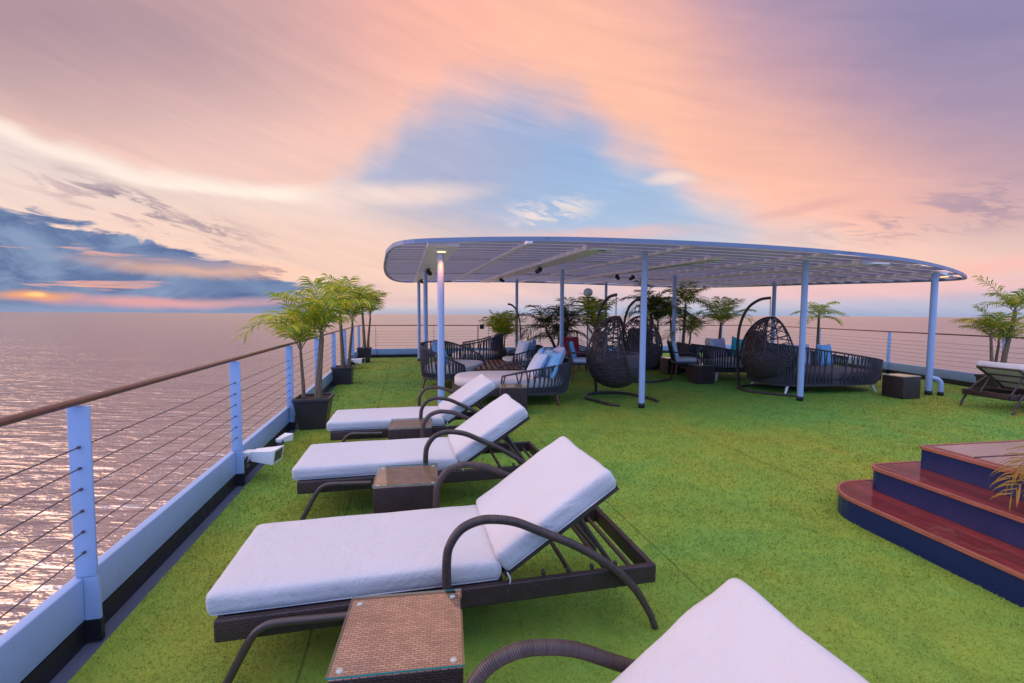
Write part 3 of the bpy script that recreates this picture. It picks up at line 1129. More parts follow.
# ------------------------------------------------------------------ sun loungers
def piping(par, c, d, r_, rot, fn):
    h = [x / 2 for x in d]
    for sz in (-1,):
        pts = []
        e = r_ * (1 - 0.66)
        hx_, hy_, cr_ = h[0] - e, h[1] - e, r_ * 0.9
        for (sx, sy, a0) in ((1, 1, 0), (-1, 1, 90), (-1, -1, 180), (1, -1, 270)):
            for k in range(4):
                a = R(a0 + 30 * k)
                pts.append(Vector((sx * (hx_ - cr_) + cr_ * math.cos(a), sy * (hy_ - cr_) + cr_ * math.sin(a), sz * (h[2] - e))))
        full = []
        for i in range(len(pts)):
            a, b_ = pts[i], pts[(i + 1) % len(pts)]
            n_ = max(1, int((b_ - a).length / 0.05))
            full += [a.lerp(b_, j / n_) for j in range(n_)]
        out = []
        for p in full:
            q = [max(-(h[i] - r_), min(h[i] - r_, p[i])) for i in range(3)]
            dv = Vector([p[i] - q[i] for i in range(3)]).normalized()
            P = fn(Vector(q) + dv * r_, dv, h) + dv * 0.001
            out.append(c + rot @ P)
        mb = MB()
        mb.tube(out, 0.0032, 6, closed=True)
        mb.build('piping', M['canvas'], par)


def make_lounger(label):
    root = thing('sun_lounger', label, 'sun lounger', group='sun loungers with white mattresses')
    mb = MB()
    for sy in (-1, 1):
        mb.rbox((0.945, sy * 0.330, 0.262), (1.90, 0.032, 0.092), 0.010, (1, 1, 1))
    mb.rbox((0.011, 0, 0.262), (0.032, 0.622, 0.090), 0.010, (1, 1, 1))
    mb.rbox((1.879, 0, 0.262), (0.032, 0.622, 0.090), 0.010, (1, 1, 1))
    fr = mb.build('frame', M['wicker'], root)
    mb = MB()
    mb.box((0.59, 0, 0.292), (1.12, 0.62, 0.018))
    mb.build('seat_panel', M['wicker'], fr)
    for x in (1.50, 1.68, 1.81):
        mb = MB()
        mb.tube([(x, -0.312, 0.250), (x, 0.312, 0.250)], 0.012, 8)
        mb.build('crossbar', M['frame'], fr)
    for sy in (-1, 1):
        for x in (1.34, 1.46, 1.58, 1.70):
            mb = MB()
            mb.rbox((x, sy * 0.303, 0.312), (0.016, 0.020, 0.026), 0.005, (1, 1, 1))
            mb.build('notch', M['frame'], fr)
    for sy in (-1, 1):
        y = sy * 0.366
        mb = MB()
        pts = [(0.893, y, 0.235), (0.893, y, 0.33), (0.893, y, 0.45), (0.906, y, 0.52), (0.952, y, 0.584), (1.022, y, 0.614), (1.092, y, 0.616), (1.193, y, 0.594),
               (1.311, y, 0.538), (1.464, y, 0.462), (1.623, y, 0.358), (1.756, y, 0.235), (1.843, y, 0.10), (1.884, y, 0.008)]
        sp = smooth_path(pts, 5)
        rad = [0.0195 if p.x < 1.75 else 0.0195 - 0.004 * min(1, (p.x - 1.75) / 0.13) for p in sp]
        mb.tube(sp, rad, 12)
        mb.build('armrest', M['wrap'], root)
        mb = MB()
        sp = smooth_path([(0.50, y, 0.272), (0.34, y, 0.279), (0.22, y, 0.283), (0.175, y, 0.272), (0.142, y, 0.245), (0.106, y, 0.185), (0.052, y, 0.080), (0.012, y, 0.006)], 5)
        mb.tube(sp, 0.0165, 12)
        mb.build('leg', M['frame'], root)
    # backrest: hinged at the seat's end
    ang = R(33.6)
    rot = Matrix.Rotation(-ang, 3, 'Y')
    hx = Vector((1.160, 0, 0.318))
    mb = MB()
    for sy in (-1, 1):
        mb.bar(hx + Vector((0, sy * 0.285, 0)), hx + rot @ Vector((0.66, 0, 0)) + Vector((0, sy * 0.285, 0)), 0.026, 0.026)
    for q in (0.01, 0.22, 0.44, 0.65):
        mb.bar(hx + rot @ Vector((q, 0, 0)) + Vector((0, -0.27, 0)), hx + rot @ Vector((q, 0, 0)) + Vector((0, 0.27, 0)), 0.026, 0.024)
    br = mb.build('backrest_frame', M['frame'], root)
    mb = MB()
    for sy in (-1, 1):
        mb.tube([hx + rot @ Vector((0.43, sy * 0.21, -0.012)), (1.735, sy * 0.21, 0.238)], 0.012, 8)
    mb.tube([(1.63, -0.22, 0.35), (1.63, 0.22, 0.35)], 0.010, 8)
    mb.build('backrest_stay', M['frame'], br)

    def soft(seed, amp):
        def fn(P, dv, h):
            q = P * 3.2 + Vector((seed, seed * 1.7, 0))
            nn = mnoise.noise(q)
            n2_ = mnoise.noise(P * 11 + Vector((seed, 0, 3)))
            side = 1.0 - min(1.0, abs(dv.z)) if dv.length > 0.5 else 0.0
            k = (1 - (P.x / h[0]) ** 4) * (1 - (P.y / h[1]) ** 4)
            P = P + Vector((0, 0, (0.008 * k if P.z > 0 else 0)))
            if P.z > 0 or side > 0.3:
                P = P + Vector((dv.x, dv.y, 0.6)) * (nn * amp + n2_ * amp * 0.6 * (0.5 + side))
            return P
        return fn
    mb = MB()
    mb.rbox((0.550, 0, 0.353), (1.192, 0.640, 0.098), 0.032, (26, 16, 3), fn=soft(1.3, 0.005))
    sm_ = mb.build('seat_mattress', M['canvas'], root)
    piping(sm_, Vector((0.550, 0, 0.353)), (1.192, 0.640, 0.098), 0.032, Matrix.Identity(3), soft(1.3, 0.005))
    mb = MB()
    mb.rbox(hx + rot @ Vector((0.337, 0, 0.066)), (0.655, 0.650, 0.105), 0.030, (20, 18, 4), rot, fn=soft(4.1, 0.008))
    bm_ = mb.build('back_mattress', M['canvas'], root)
    piping(bm_, hx + rot @ Vector((0.337, 0, 0.066)), (0.655, 0.650, 0.105), 0.030, rot, soft(4.1, 0.008))
    for sy in (-1, 1):                                         # cloth ties at the hinge
        mb = MB()
        q = hx + Vector((0.005, sy * 0.327, 0.03))
        mb.tube(smooth_path([q, q + Vector((0.012, sy * 0.012, -0.03)), q + Vector((0.0, sy * 0.016, -0.075))], 4), 0.005, 6, rz=0.4)
        mb.build('tie', M['canvas'], bm_)
    return root


LA = R(12.9)
L1 = make_lounger('white sun lounger seen whole in front, between the nearest and second wicker tables')
L1.location, L1.rotation_euler = (-1.224, 2.03, 0), (0, 0, LA)
dup(L1, (-0.908, 0.560, 0), LA, 'white sun lounger cut off by the bottom edge, only backrest and one armrest showing')
dup(L1, (-1.59, 3.49, 0), LA, 'white sun lounger between the second wicker table and the third wicker table')
dup(L1, (-1.90, 4.86, 0), LA, 'farthest white sun lounger of the left row, beside the potted palm and pavilion pillar')
dup(L1, (9.47, 7.46, 0), R(180 + 7), 'dark sun lounger standing alone at the right edge below the tall palm')


# ------------------------------------------------------------------ wicker side tables
def make_table(label):
    root = thing('side_table', label, 'side table', group='wicker cube side tables')
    W_, D_, H_ = 0.405, 0.385, 0.405
    mb = MB()
    mb.rbox((0, 0, H_ / 2 + 0.006), (W_, D_, H_ - 0.012), 0.010, (1, 1, 1))
    mb.build('table_body', M['wicker'], root)
    mb = MB()
    mb.rbox((0, 0, H_ + 0.0015), (W_ - 0.004, D_ - 0.004, 0.006), 0.002, (1, 1, 1))
    mb.build('woven_top', M['wickertop'], root)
    for sx in (-1, 1):
        for sy in (-1, 1):
            mb = MB()
            mb.lathe([(0, 0), (0.011, 0), (0.011, 0.004), (0, 0.004)], 12, (sx * (W_ / 2 - 0.03), sy * (D_ / 2 - 0.03), H_ + 0.0048))
            mb.build('glass_pad', M['white'], root)
    mb = MB()
    z0, z1, hx, hy = H_ + 0.0092, H_ + 0.0152, W_ / 2 + 0.004, D_ / 2 + 0.004
    vs = [(-hx, -hy, z0), (hx, -hy, z0), (hx, hy, z0), (-hx, hy, z0), (-hx, -hy, z1), (hx, -hy, z1), (hx, hy, z1), (-hx, hy, z1)]
    mb.raw(vs, [(4, 5, 6, 7), (3, 2, 1, 0)], mi=0)
    mb.raw(vs, [(0, 1, 5, 4), (1, 2, 6, 5), (2, 3, 7, 6), (3, 0, 4, 7)], mi=1)
    mb.build('glass_top', [M['glass'], M['gedge']], root)
    return root


T1 = make_table('glass topped wicker side table at the bottom edge, in front of the whole lounger')
T1.location, T1.rotation_euler = (-0.372, 1.510, 0), (0, 0, R(8))
dup(T1, (-0.703, 3.015, 0), R(10), 'glass topped wicker side table between the whole lounger and the one behind it')
dup(T1, (-1.0, 4.47, 0), R(10), 'glass topped wicker side table beside the farthest lounger of the left row')
dup(T1, (0.02, 6.92, 0), R(4), 'glass topped wicker side table in front of the cream daybed')
dup(T1, (7.22, 8.38, 0), R(12), 'wicker cube table alone on the turf at the right end of the dark sofa')
dup(T1, (4.20, 10.05, 0), R(13), 'wicker cube table with bright left face, right beside the white cushioned chair')
dup(T1, (4.08, 11.62, 0), R(13), 'wicker cube table behind the legs of the white cushioned chair')
dup(T1, (0.35, 9.05, 0), R(5), 'wicker cube table behind the pillows of the cream daybed')

# ------------------------------------------------------------------ steps at the right
ST = thing('deck_steps', 'three navy steps with red wooden treads rising to a tiled platform at the right', 'steps', (2.425, 3.43, 0), R(9.8))


def step_poly(x0, y1, r_, x1=4.2, y0=-3.4, n=8):
    p = [(x1, y0), (x1, y1)]
    for i in range(n + 1):
        a = math.pi / 2 + math.pi / 2 * i / n
        p.append((x0 + r_ + r_ * math.cos(a), y1 - r_ + r_ * math.sin(a)))
    p.append((x0, y0))
    return p


def outline_band(mb, x0, y1, r_, wd, z0, z1):
    a, c = step_poly(x0, y1, r_)[1:], step_poly(x0 + wd, y1 - wd, max(0.01, r_ - wd))[1:]
    k = len(a)
    vs = [(x, y, z) for z in (z0, z1) for (x, y) in a] + [(x, y, z) for z in (z0, z1) for (x, y) in c]
    fs = []
    for i in range(k - 1):
        fs += [(i, i + 1, k + i + 1, k + i)[::-1], (k + i, k + i + 1, 3 * k + i + 1, 3 * k + i)[::-1], (2 * k + i, 3 * k + i, 3 * k + i + 1, 2 * k + i + 1)[::-1],
               (i, 2 * k + i, 2 * k + i + 1, i + 1)[::-1]]
    mb.raw(vs, fs)


for i, (x0, y1, r_, z0, z1) in enumerate(((0.0, 0.12, 0.36, 0.0, 0.155), (0.325, 0.0, 0.12, 0.178, 0.330), (0.655, -0.13, 0.03, 0.353, 0.500))):
    mb = MB()
    mb.prism(step_poly(x0 + 0.012, y1 - 0.012, max(0.01, r_ - 0.012)), z0, z1)
    rs = mb.build('riser', M['navy'], ST)
    mb = MB()
    mb.prism(step_poly(x0 + 0.020, y1 - 0.020, max(0.010, r_ - 0.02)), z1 + 0.001, z1 + 0.0215)
    td = mb.build('tread', M['mahog'], ST)
    mb = MB()
    outline_band(mb, x0, y1, r_, 0.020, z1 + 0.001, z1 + 0.0235)
    mb.build('tread_edge', M['lip'], td)
    if i == 2:
        z = z1 + 0.0245
        for a in range(2):
            for c in range(8):
                mb = MB()
                mb.box((x0 + 0.07 + 1.72 * a + 0.85, y1 - 0.06 - 0.285 * c - 0.13, z + 0.002), (1.70, 0.255, 0.008))
                mb.build('floor_panel', M['tile'], ST)


# ------------------------------------------------------------------ palms
def frond(mb, base, az, el, L, droop, wid, n=21, curl=0.0, rmi=1):
    """one feather leaf: arching midrib with narrow leaflets"""
    p = Vector(base)
    pts, dirs = [p.copy()], []
    k = n
    for i in range(k):
        t = i / k
        e = el - droop * (t ** 1.35)
        a = az + curl * t
        d = Vector((math.cos(a) * math.cos(e), math.sin(a) * math.cos(e), math.sin(e)))
        p = p + d * (L / k)
        pts.append(p.copy())
        dirs.append(d)
    dirs.append(dirs[-1])
    mb.tube(pts, [0.009 * (1 - 0.85 * i / k) * max(0.5, L) for i in range(k + 1)], 4, mi=rmi)
    for i in range(3, k + 1):
        t = i / k
        ll = 1.18 * wid * (0.42 + 0.9 * math.sin(math.pi * min(1, 0.12 + 0.80 * t)) ** 0.8) * random.uniform(0.85, 1.1)
        d = dirs[i]
        side = d.cross(Vector((0, 0, 1)))
        if side.length < 1e-3:
            side = Vector((1, 0, 0))
        side.normalize()
        upv = side.cross(d)
        for sg in (-1, 1):
            if random.random() < 0.04:
                continue
            fwd = 0.55 + 0.5 * t + random.uniform(-0.1, 0.1)
            v0 = (side * sg * 1.0 + d * fwd + upv * random.uniform(0.25, 0.55)).normalized()
            hw = 0.0115 * (wid / 0.26) * random.uniform(0.8, 1.15)
            wdir = (d * 0.9 - side * sg * 0.35).normalized()
            q0 = pts[i] + d * random.uniform(-0.01, 0.01)
            q1 = q0 + v0 * ll * 0.45
            v1 = (v0 + Vector((0, 0, -0.45 - 0.3 * random.random()))).normalized()
            q2 = q1 + v1 * ll * 0.35
            v2 = (v1 + Vector((0, 0, -0.55))).normalized()
            q3 = q2 + v2 * ll * 0.28
            vs = [q0 - wdir * hw * 0.4, q0 + wdir * hw * 0.4, q1 - wdir * hw, q1 + wdir * hw, q2 - wdir * hw * 0.75, q2 + wdir * hw * 0.75, q3]
            mb.raw(vs, [(0, 1, 3, 2), (2, 3, 5, 4), (4, 5, 6)], True)


def pot_square(root, wt, wb, h):
    mb = MB()
    k = wb / wt
    mb.box((0, 0, h / 2), (wt, wt, h), taper=k)
    pot = mb.build('pot', M['pot'], root)
    mb = MB()
    for sx, sy, lx, ly in ((0, -1, wt + 0.03, 0.03), (0, 1, wt + 0.03, 0.03), (-1, 0, 0.03, wt - 0.03), (1, 0, 0.03, wt - 0.03)):
        mb.rbox((sx * wt / 2, sy * wt / 2, h + 0.012), (lx, ly, 0.045), 0.006, (1, 1, 1))
    mb.build('rim', M['pot'], pot)
    mb = MB()
    mb.box((0, 0, h + 0.004), (wt - 0.034, wt - 0.034, 0.01))
    mb.build('soil', M['soil'], pot)


def palm(label, loc, stems, fr_len, leafm, seed, pot=(0.42, 0.30, 0.40), n_fr=8, wid=0.24, rz=0.0, extra=(), el=(0.35, 1.35), droop=(0.9, 1.7)):
    """stems: list of (dx,dy at foot, dx,dy at head, height, radius)"""
    random.seed(seed)
    root = thing('potted_palm', label, 'palm', loc, rz, 'potted palms on the deck')
    if pot:
        pot_square(root, *pot)
        zb = pot[2]
    else:
        zb = 0.0
    for (x0, y0, x1, y1, h, r_) in stems:
        mb = MB()
        pts = smooth_path([(x0, y0, zb), (x0 + (x1 - x0) * 0.3, y0 + (y1 - y0) * 0.3, zb + (h - zb) * 0.4), (x1, y1, h)], 5)
        mb.tube(pts, [r_ * (1.25 - 0.5 * i / (len(pts) - 1)) for i in range(len(pts))], 9)
        tr = mb.build('trunk', M['trunk'], root)
        mb = MB()
        mb.tube([(x1, y1, h - 0.02), (x1, y1, h + 0.14)], [r_ * 0.85, r_ * 0.35], 8, mi=1)
        a0 = random.random() * 6.28
        for i in range(n_fr):
            t = (i + 0.5) / n_fr
            az = a0 + i * 2.399963
            frond(mb, (x1, y1, h + 0.03 + 0.08 * (1 - t)), az, el[1] + (el[0] - el[1]) * t + random.uniform(-0.12, 0.12), fr_len * random.uniform(0.8, 1.1) * (0.8 + 0.2 * t),
                  random.uniform(*droop) * (0.75 + 0.4 * t), wid, curl=random.uniform(-0.25, 0.25))
        for (az, e, L, dr) in extra:
            frond(mb, (x1, y1, h + 0.02), az, e, L, dr, wid, 20)
        extra = ()
        mb.build('crown', [leafm, M['trunk']], root)
    return root


palm('yellow green potted palm nearest on the left railing, beside the farthest lounger', (-2.60, 5.93, 0),
     [(-0.13, 0.03, -0.15, 0.0, 0.98, 0.022), (0.05, 0.0, 0.11, -0.02, 1.16, 0.040)], 0.82, M['leaf_y'], 11,
     (0.42, 0.30, 0.38), 8, 0.24, SHIP, ((math.pi - 0.25, 1.2, 0.95, 2.3),), (0.95, 1.55), (0.8, 1.7))
palm('potted palm in a low dark box, second in line along the left railing', (-3.62, 9.7, 0),
     [(0.0, 0.0, -0.04, 0.0, 1.45, 0.040), (0.12, 0.05, 0.20, 0.05, 1.25, 0.032)], 0.92, M['leaf_y'], 12, (0.40, 0.36, 0.34), 7, 0.27, SHIP, el=(0.95, 1.55), droop=(0.8, 1.7))
palm('potted palm farthest along the left railing, in the deck corner', (-4.55, 14.0, 0),
     [(0.0, 0.0, -0.05, 0.0, 1.55, 0.045), (0.1, 0.0, 0.18, 0.0, 1.35, 0.036)], 1.0, M['leaf_g'], 13, (0.40, 0.30, 0.42), 7, 0.29, SHIP, el=(0.95, 1.55), droop=(0.8, 1.7))
palm('small bright palm in the middle of the far railing, left of the tall pavilion pillar', (-0.38, 14.5, 0),
     [(0.0, 0.0, 0.0, 0.0, 0.72, 0.04), (0.12, 0.1, 0.14, 0.1, 0.62, 0.03)], 0.95, M['leaf_y'], 14, (0.40, 0.32, 0.36), 8, 0.30, 0, el=(0.8, 1.5), droop=(0.4, 0.9))
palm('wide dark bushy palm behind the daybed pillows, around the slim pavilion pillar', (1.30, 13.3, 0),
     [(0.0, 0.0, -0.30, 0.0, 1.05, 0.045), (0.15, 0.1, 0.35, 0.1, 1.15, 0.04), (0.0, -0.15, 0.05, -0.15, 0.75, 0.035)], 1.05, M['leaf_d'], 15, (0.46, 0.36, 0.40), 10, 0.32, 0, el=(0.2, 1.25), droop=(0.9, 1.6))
palm('upright yellow leaved palm just left of the nearest hanging egg chair', (2.30, 12.9, 0),
     [(0.0, 0.0, 0.05, 0.0, 0.95, 0.05)], 1.15, M['leaf_y'], 16, (0.42, 0.32, 0.40), 7, 0.34, 0, el=(1.05, 1.5), droop=(0.2, 0.6))
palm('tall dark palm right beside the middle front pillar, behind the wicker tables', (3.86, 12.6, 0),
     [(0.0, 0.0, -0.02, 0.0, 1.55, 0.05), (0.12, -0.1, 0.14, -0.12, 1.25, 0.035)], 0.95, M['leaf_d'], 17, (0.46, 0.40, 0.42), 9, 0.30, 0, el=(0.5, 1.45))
palm('tall slim palm behind the white cushioned chair, with one low frond to the right', (4.55, 12.1, 0),
     [(0.0, 0.0, 0.05, 0.0, 1.70, 0.040), (-0.25, 0.05, -0.32, 0.05, 1.30, 0.035), (0.15, 0.0, 0.2, 0.0, 0.95, 0.03)], 0.85, M['leaf_g'], 18, (0.46, 0.40, 0.42), 8, 0.27, 0, el=(0.5, 1.45))
palm('solitary palm behind the teal pillow with a frond bending right', (6.02, 13.2, 0),
     [(0.0, 0.0, 0.03, 0.0, 1.15, 0.05)], 1.0, M['leaf_y'], 19, (0.44, 0.34, 0.42), 9, 0.28, 0, ((0.1, 0.9, 1.05, 1.7),), el=(0.7, 1.5), droop=(0.6, 1.3))
palm('small round headed palm standing behind the dark sofa near the right railing', (8.75, 13.0, 0),
     [(0.0, 0.0, 0.0, 0.0, 1.42, 0.04)], 0.62, M['leaf_g'], 20, (0.42, 0.34, 0.42), 9, 0.24, 0, el=(0.0, 1.2), droop=(0.8, 1.4))
palm('tall green palm at the right edge behind the lone dark lounger', (9.22, 8.60, 0),
     [(0.08, 0.0, 0.26, 0.0, 1.55, 0.040), (-0.10, 0.0, -0.16, 0.0, 1.12, 0.028), (0.05, 0.1, 0.10, 0.1, 0.95, 0.026)], 0.66, M['leaf_g'], 22, (0.40, 0.32, 0.36), 6, 0.22, 0,
     ((2.75, 1.05, 0.85, 0.35), (0.25, 0.65, 0.8, 0.7)), el=(0.6, 1.4), droop=(0.7, 1.3))
palm('dry yellow palm at the right edge standing on the navy steps', (3.50, 2.55, 0.526),
     [(0.0, 0.0, 0.0, 0.0, 0.20, 0.03)], 0.40, M['leaf_b'], 23, (0.22, 0.17, 0.16), 5, 0.15, 0, ((math.pi - 0.10, -0.05, 0.66, 1.0), (math.pi + 0.12, 0.10, 0.62, 1.6), (math.pi - 0.30, 0.20, 0.60, 1.5), (math.pi + 0.0, 0.40, 0.62, 2.0)), el=(0.7, 1.4), droop=(0.6, 1.0))


# ------------------------------------------------------------------ hanging egg chairs
def egg_r(z):
    """radius of the basket at height z (local, centre 0.84)"""
    t = (z - 0.845) / 0.635
    if abs(t) >= 1:
        return 0.0
    return 0.50 * math.sqrt(1 - t * t) * (1 - 0.16 * t)


def egg_pt(th, ph):
    z = 0.845 + 0.635 * math.sin(ph)
    r_ = egg_r(z)
    return Vector((r_ * math.cos(th), r_ * math.sin(th), z))


SWIVEL = R(42)
OPN = Vector((math.cos(R(14)), 0, math.sin(R(14))))
OPC = Vector((0.20, 0, 0.90))


def opened(p):
    return (p - OPC).dot(OPN) > 0 and p.z > 0.46


def make_egg(label, seed=5, stand_only=False):
    random.seed(seed)
    root = thing('hanging_chair', label, 'hanging chair', group='hanging egg chairs on curved stands')
    mb = MB()
    ring = [(0.56 * math.cos(a), 0.56 * math.sin(a), 0.030) for a in [R(75 + (500 - 290) * i / 30) for i in range(31)]]
    ring = [(0.56 * math.cos(R(-35 + 0)), 0.56 * math.sin(R(-35)), 0.03)] if False else ring
    pts = [(0.62, 0.42, 0.03), (0.40, 0.50, 0.03)] + [(0.52 * math.cos(a), 0.52 * math.sin(a), 0.03) for a in [R(100 + 160 * i / 16) for i in range(17)]] + [(0.40, -0.50, 0.03), (0.62, -0.42, 0.03)]
    mb.tube(smooth_path(pts, 3), 0.026, 10)
    mb.build('stand_base', M['frame'], root)
    mb = MB()
    mb.tube(smooth_path([(-0.52, 0, 0.03), (-0.56, 0, 0.5), (-0.575, 0, 0.95), (-0.53, 0, 1.35), (-0.40, 0, 1.66), (-0.20, 0, 1.82), (0.0, 0, 1.86)], 6), 0.028, 12)
    mb.build('pole', M['wrap'], root)
    if stand_only:
        return root
    mb = MB()
    z = 1.855
    i = 0
    while z > 1.50:
        c = Vector((0.0, 0, z))
        ax = Vector((1, 0, 0)) if i % 2 else Vector((0, 1, 0))
        mb.tube([c + ax * 0.012 * math.cos(a) + Vector((0, 0, 0.022 * math.sin(a))) for a in [2 * math.pi * k / 8 for k in range(8)]], 0.004, 5, closed=True)
        z -= 0.034
        i += 1
    mb.build('chain', M['cable'], root)
    mb = MB()
    for k in range(14):                                      # meridian canes
        th = 2 * math.pi * k / 14
        run = []
        for j in range(33):
            p = egg_pt(th, -math.pi / 2 + 0.05 + (math.pi - 0.08) * j / 32)
            if opened(p):
                if len(run) > 2:
                    mb.tube(run, 0.011, 5)
                run = []
            else:
                run.append(p)
        if len(run) > 2:
            mb.tube(run, 0.011, 5)
    for k in range(120):                                      # loose woven strands
        th, ph = random.uniform(0, 6.28), random.uniform(-0.9, 1.25)
        dth, dph = random.choice((-1, 1)) * random.uniform(0.05, 0.10), random.uniform(-0.065, 0.065)
        run = []
        for j in range(34):
            th += dth
            ph += dph
            if ph > 1.45 or ph < -1.4:
                dph = -dph
            dph += random.uniform(-0.006, 0.006)
            p = egg_pt(th, max(-1.5, min(1.5, ph)))
            if opened(p):
                if len(run) > 2:
                    mb.tube(run, 0.0085, 4, caps=False)
                run = []
            else:
                run.append(p)
        if len(run) > 2:
            mb.tube(run, 0.0085, 4, caps=False)
    for j in range(9):                                       # tight rings low down
        ph = -1.2 + 0.1 * j
        mb.tube([egg_pt(2 * math.pi * i / 40, ph) * 1.0 for i in range(40)], 0.008, 5, closed=True)
    bk = mb.build('basket', M['frame'], root)
    bk.rotation_euler.z = SWIVEL
    rim_pts = []
    y_ax, z_ax = Vector((0, 1, 0)), OPN.cross(Vector((0, 1, 0))) * -1
    for i in range(48):
        a = 2 * math.pi * i / 48
        d = y_ax * math.cos(a) + z_ax * math.sin(a)
        lo, hi = 0.0, 1.2
        for _ in range(26):
            mid = (lo + hi) / 2
            p = OPC + d * mid
            if math.hypot(p.x, p.y) < egg_r(p.z):
                lo = mid
            else:
                hi = mid
        p = OPC + d * lo
        if p.z < 0.46:
            q = math.sqrt(max(0, egg_r(0.46) ** 2 - p.y * p.y))
            p = Vector((max(q, p.x), p.y, 0.46))
        rim_pts.append(p)
    mb = MB()
    mb.tube(rim_pts, 0.017, 8, closed=True)
    mb.build('rim', M['wrap'], bk)
    mb = MB()                                                # deep seat cushion filling the lower half
    prof = []
    for i in range(15):
        z = 0.235 + (0.80 - 0.235) * i / 14
        prof.append((max(0.001, egg_r(z) - 0.022), z))
    prof += [(0.43, 0.83), (0.37, 0.80), (0.30, 0.70), (0.16, 0.62), (0.001, 0.60)]
    prof[0] = (0.001, prof[0][1])
    mb.lathe(prof, 28)
    mb.rbox((-0.24, 0, 0.95), (0.16, 0.56, 0.52), 0.075, (3, 6, 6), Matrix.Rotation(R(-8), 3, 'Y'))
    mb.build('cushion', M['darkcush'], root).rotation_euler.z = SWIVEL
    return root


E1 = make_egg('dark hanging egg chair in the middle of the deck, left of the middle front pillar')
E1.location, E1.rotation_euler = (1.84, 8.08, 0), (0, 0, R(-62))
dup(E1, (5.12, 9.05, 0), R(-40), 'dark hanging egg chair on the right, beside the right front pillar')
dup(E1, (2.95, 10.5, 0), R(35), 'dark hanging egg chair half hidden behind the middle front pillar')
es = make_egg('bare curved hanging chair stand without a basket by the tall back pillar', stand_only=True)
es.location, es.rotation_euler = (-0.12, 12.4, 0), (0, 0, R(180))
es.scale = (0.62, 0.62, 0.96)


# ------------------------------------------------------------------ rope daybeds, sofas
def rope_seat(name, label, cat, loc, rz, L, D, h_lo, h_hi, cut=-1.0, cush='cream', legs='teak', n_rope=56, seat_top=0.46, base=0.20, group=None, kink=0.9):
    """headboard at local +x, open end at local -x; ropes run from the base up to a curved top rail"""
    root = thing(name, label, cat, loc, rz, group)
    ex = 2 / 3.2

    def plan(a, k=1.0):
        c, s_ = math.cos(a), math.sin(a)
        return (L / 2 * k * math.copysign(abs(c) ** ex, c), D / 2 * k * math.copysign(abs(s_) ** ex, s_))
    mb = MB()
    mb.prism([plan(2 * math.pi * i / 40, 0.97) for i in range(40)], base, base + 0.11, smooth=True)
    mb.build('base_frame', M['rope'], root)
    mb = MB()
    poly = [plan(2 * math.pi * i / 44, 0.93) for i in range(44)]
    zt, zb = seat_top, base + 0.112
    rings = [(0.96, zb), (1.0, zb + 0.03), (1.0, zt - 0.035), (0.97, zt - 0.01), (0.90, zt), (0.45, zt + 0.006)]
    vs, fs = [], []
    for k, z in rings:
        vs += [(x * k, y * k, z) for x, y in poly]
    vs.append((0, 0, zt + 0.008))
    q = len(poly)
    for i in range(len(rings) - 1):
        fs += [(i * q + j, i * q + (j + 1) % q, (i + 1) * q + (j + 1) % q, (i + 1) * q + j) for j in range(q)]
    fs += [((len(rings) - 1) * q + j, (len(rings) - 1) * q + (j + 1) % q, len(vs) - 1) for j in range(q)]
    mb.raw(vs, fs, True)
    mb.build('seat_cushion', M[cush], root)
    amax = math.acos(max(-1.0, min(1.0, math.copysign(abs(cut) ** (1 / ex), cut))))

    def rail(a):
        x, y = plan(a, 1.04)
        t = (x / (L / 2) + 1) / 2
        t = min(1, max(0, (t - (cut + 1) / 2) / max(0.05, 1 - (cut + 1) / 2)))
        return Vector((x, y, h_lo + (h_hi - h_lo) * t ** kink))
    mb = MB()
    n = 48
    rp = [rail(-amax + 2 * amax * i / n) for i in range(n + 1)]
    if cut > -0.99:
        for end, at in ((0, -amax), (-1, amax)):
            x, y = plan(at, 0.99)
            foot = Vector((x - 0.05, y, base + 0.06))
            rp = ([foot] + rp) if end == 0 else (rp + [foot])
    mb.tube(rp, 0.017, 8)
    mb.build('top_rail', M['rope'], root)
    mb = MB()
    for i in range(n_rope):
        a = -amax + 2 * amax * (i + 0.5) / n_rope
        t = rail(a)
        x, y = plan(a + 0.03 * (1 if i % 2 else -1), 0.985)
        f = Vector((x, y, base + 0.05))
        mid = (t + f) / 2 + Vector((x, y, 0)).normalized() * 0.015
        mb.tube([t, mid, f], 0.0125, 5, caps=False)
    mb.build('rope_weave', M['rope'], root)
    for sx in (-1, 1):
        for sy in (-1, 1):
            mb = MB()
            x, y = sx * L * 0.36, sy * D * 0.36
            mb.tube([(x * 1.10, y * 1.10, 0.004), (x, y, base + 0.02)], [0.018, 0.030], 10)
            mb.build('leg', M[legs], root)
    return root


DG = 'dark rope lounge seats under the pavilion'
rope_seat('rope_daybed', 'cream cushioned rope daybed behind the lounger row, with blue and white pillows', 'daybed', (-0.05, 7.86, 0), R(5), 2.02, 1.30, 0.52, 0.72, -0.15, 'cream', group=DG, n_rope=84)
rope_seat('rope_sofa', 'dark rope sofa with blue pillow beside the second left pillar', 'sofa', (-1.22, 9.72, 0), R(180 - 12), 1.15, 1.70, 0.50, 0.90, -0.75, 'cream', group=DG, kink=0.8, n_rope=86)
rope_seat('rope_daybed', 'round backed rope daybed far behind the slatted table, in front of the far railing', 'daybed', (-0.98, 12.55, 0), R(3), 1.40, 1.20, 0.70, 0.98, -0.55, 'cream', group=DG, kink=1.6, n_rope=90)
rope_seat('rope_armchair', 'dark rope armchair with white pillows behind the blue daybed pillows', 'armchair', (0.22, 11.0, 0), R(8), 0.95, 0.95, 0.56, 0.74, -0.5, 'cream', group=DG, n_rope=56)
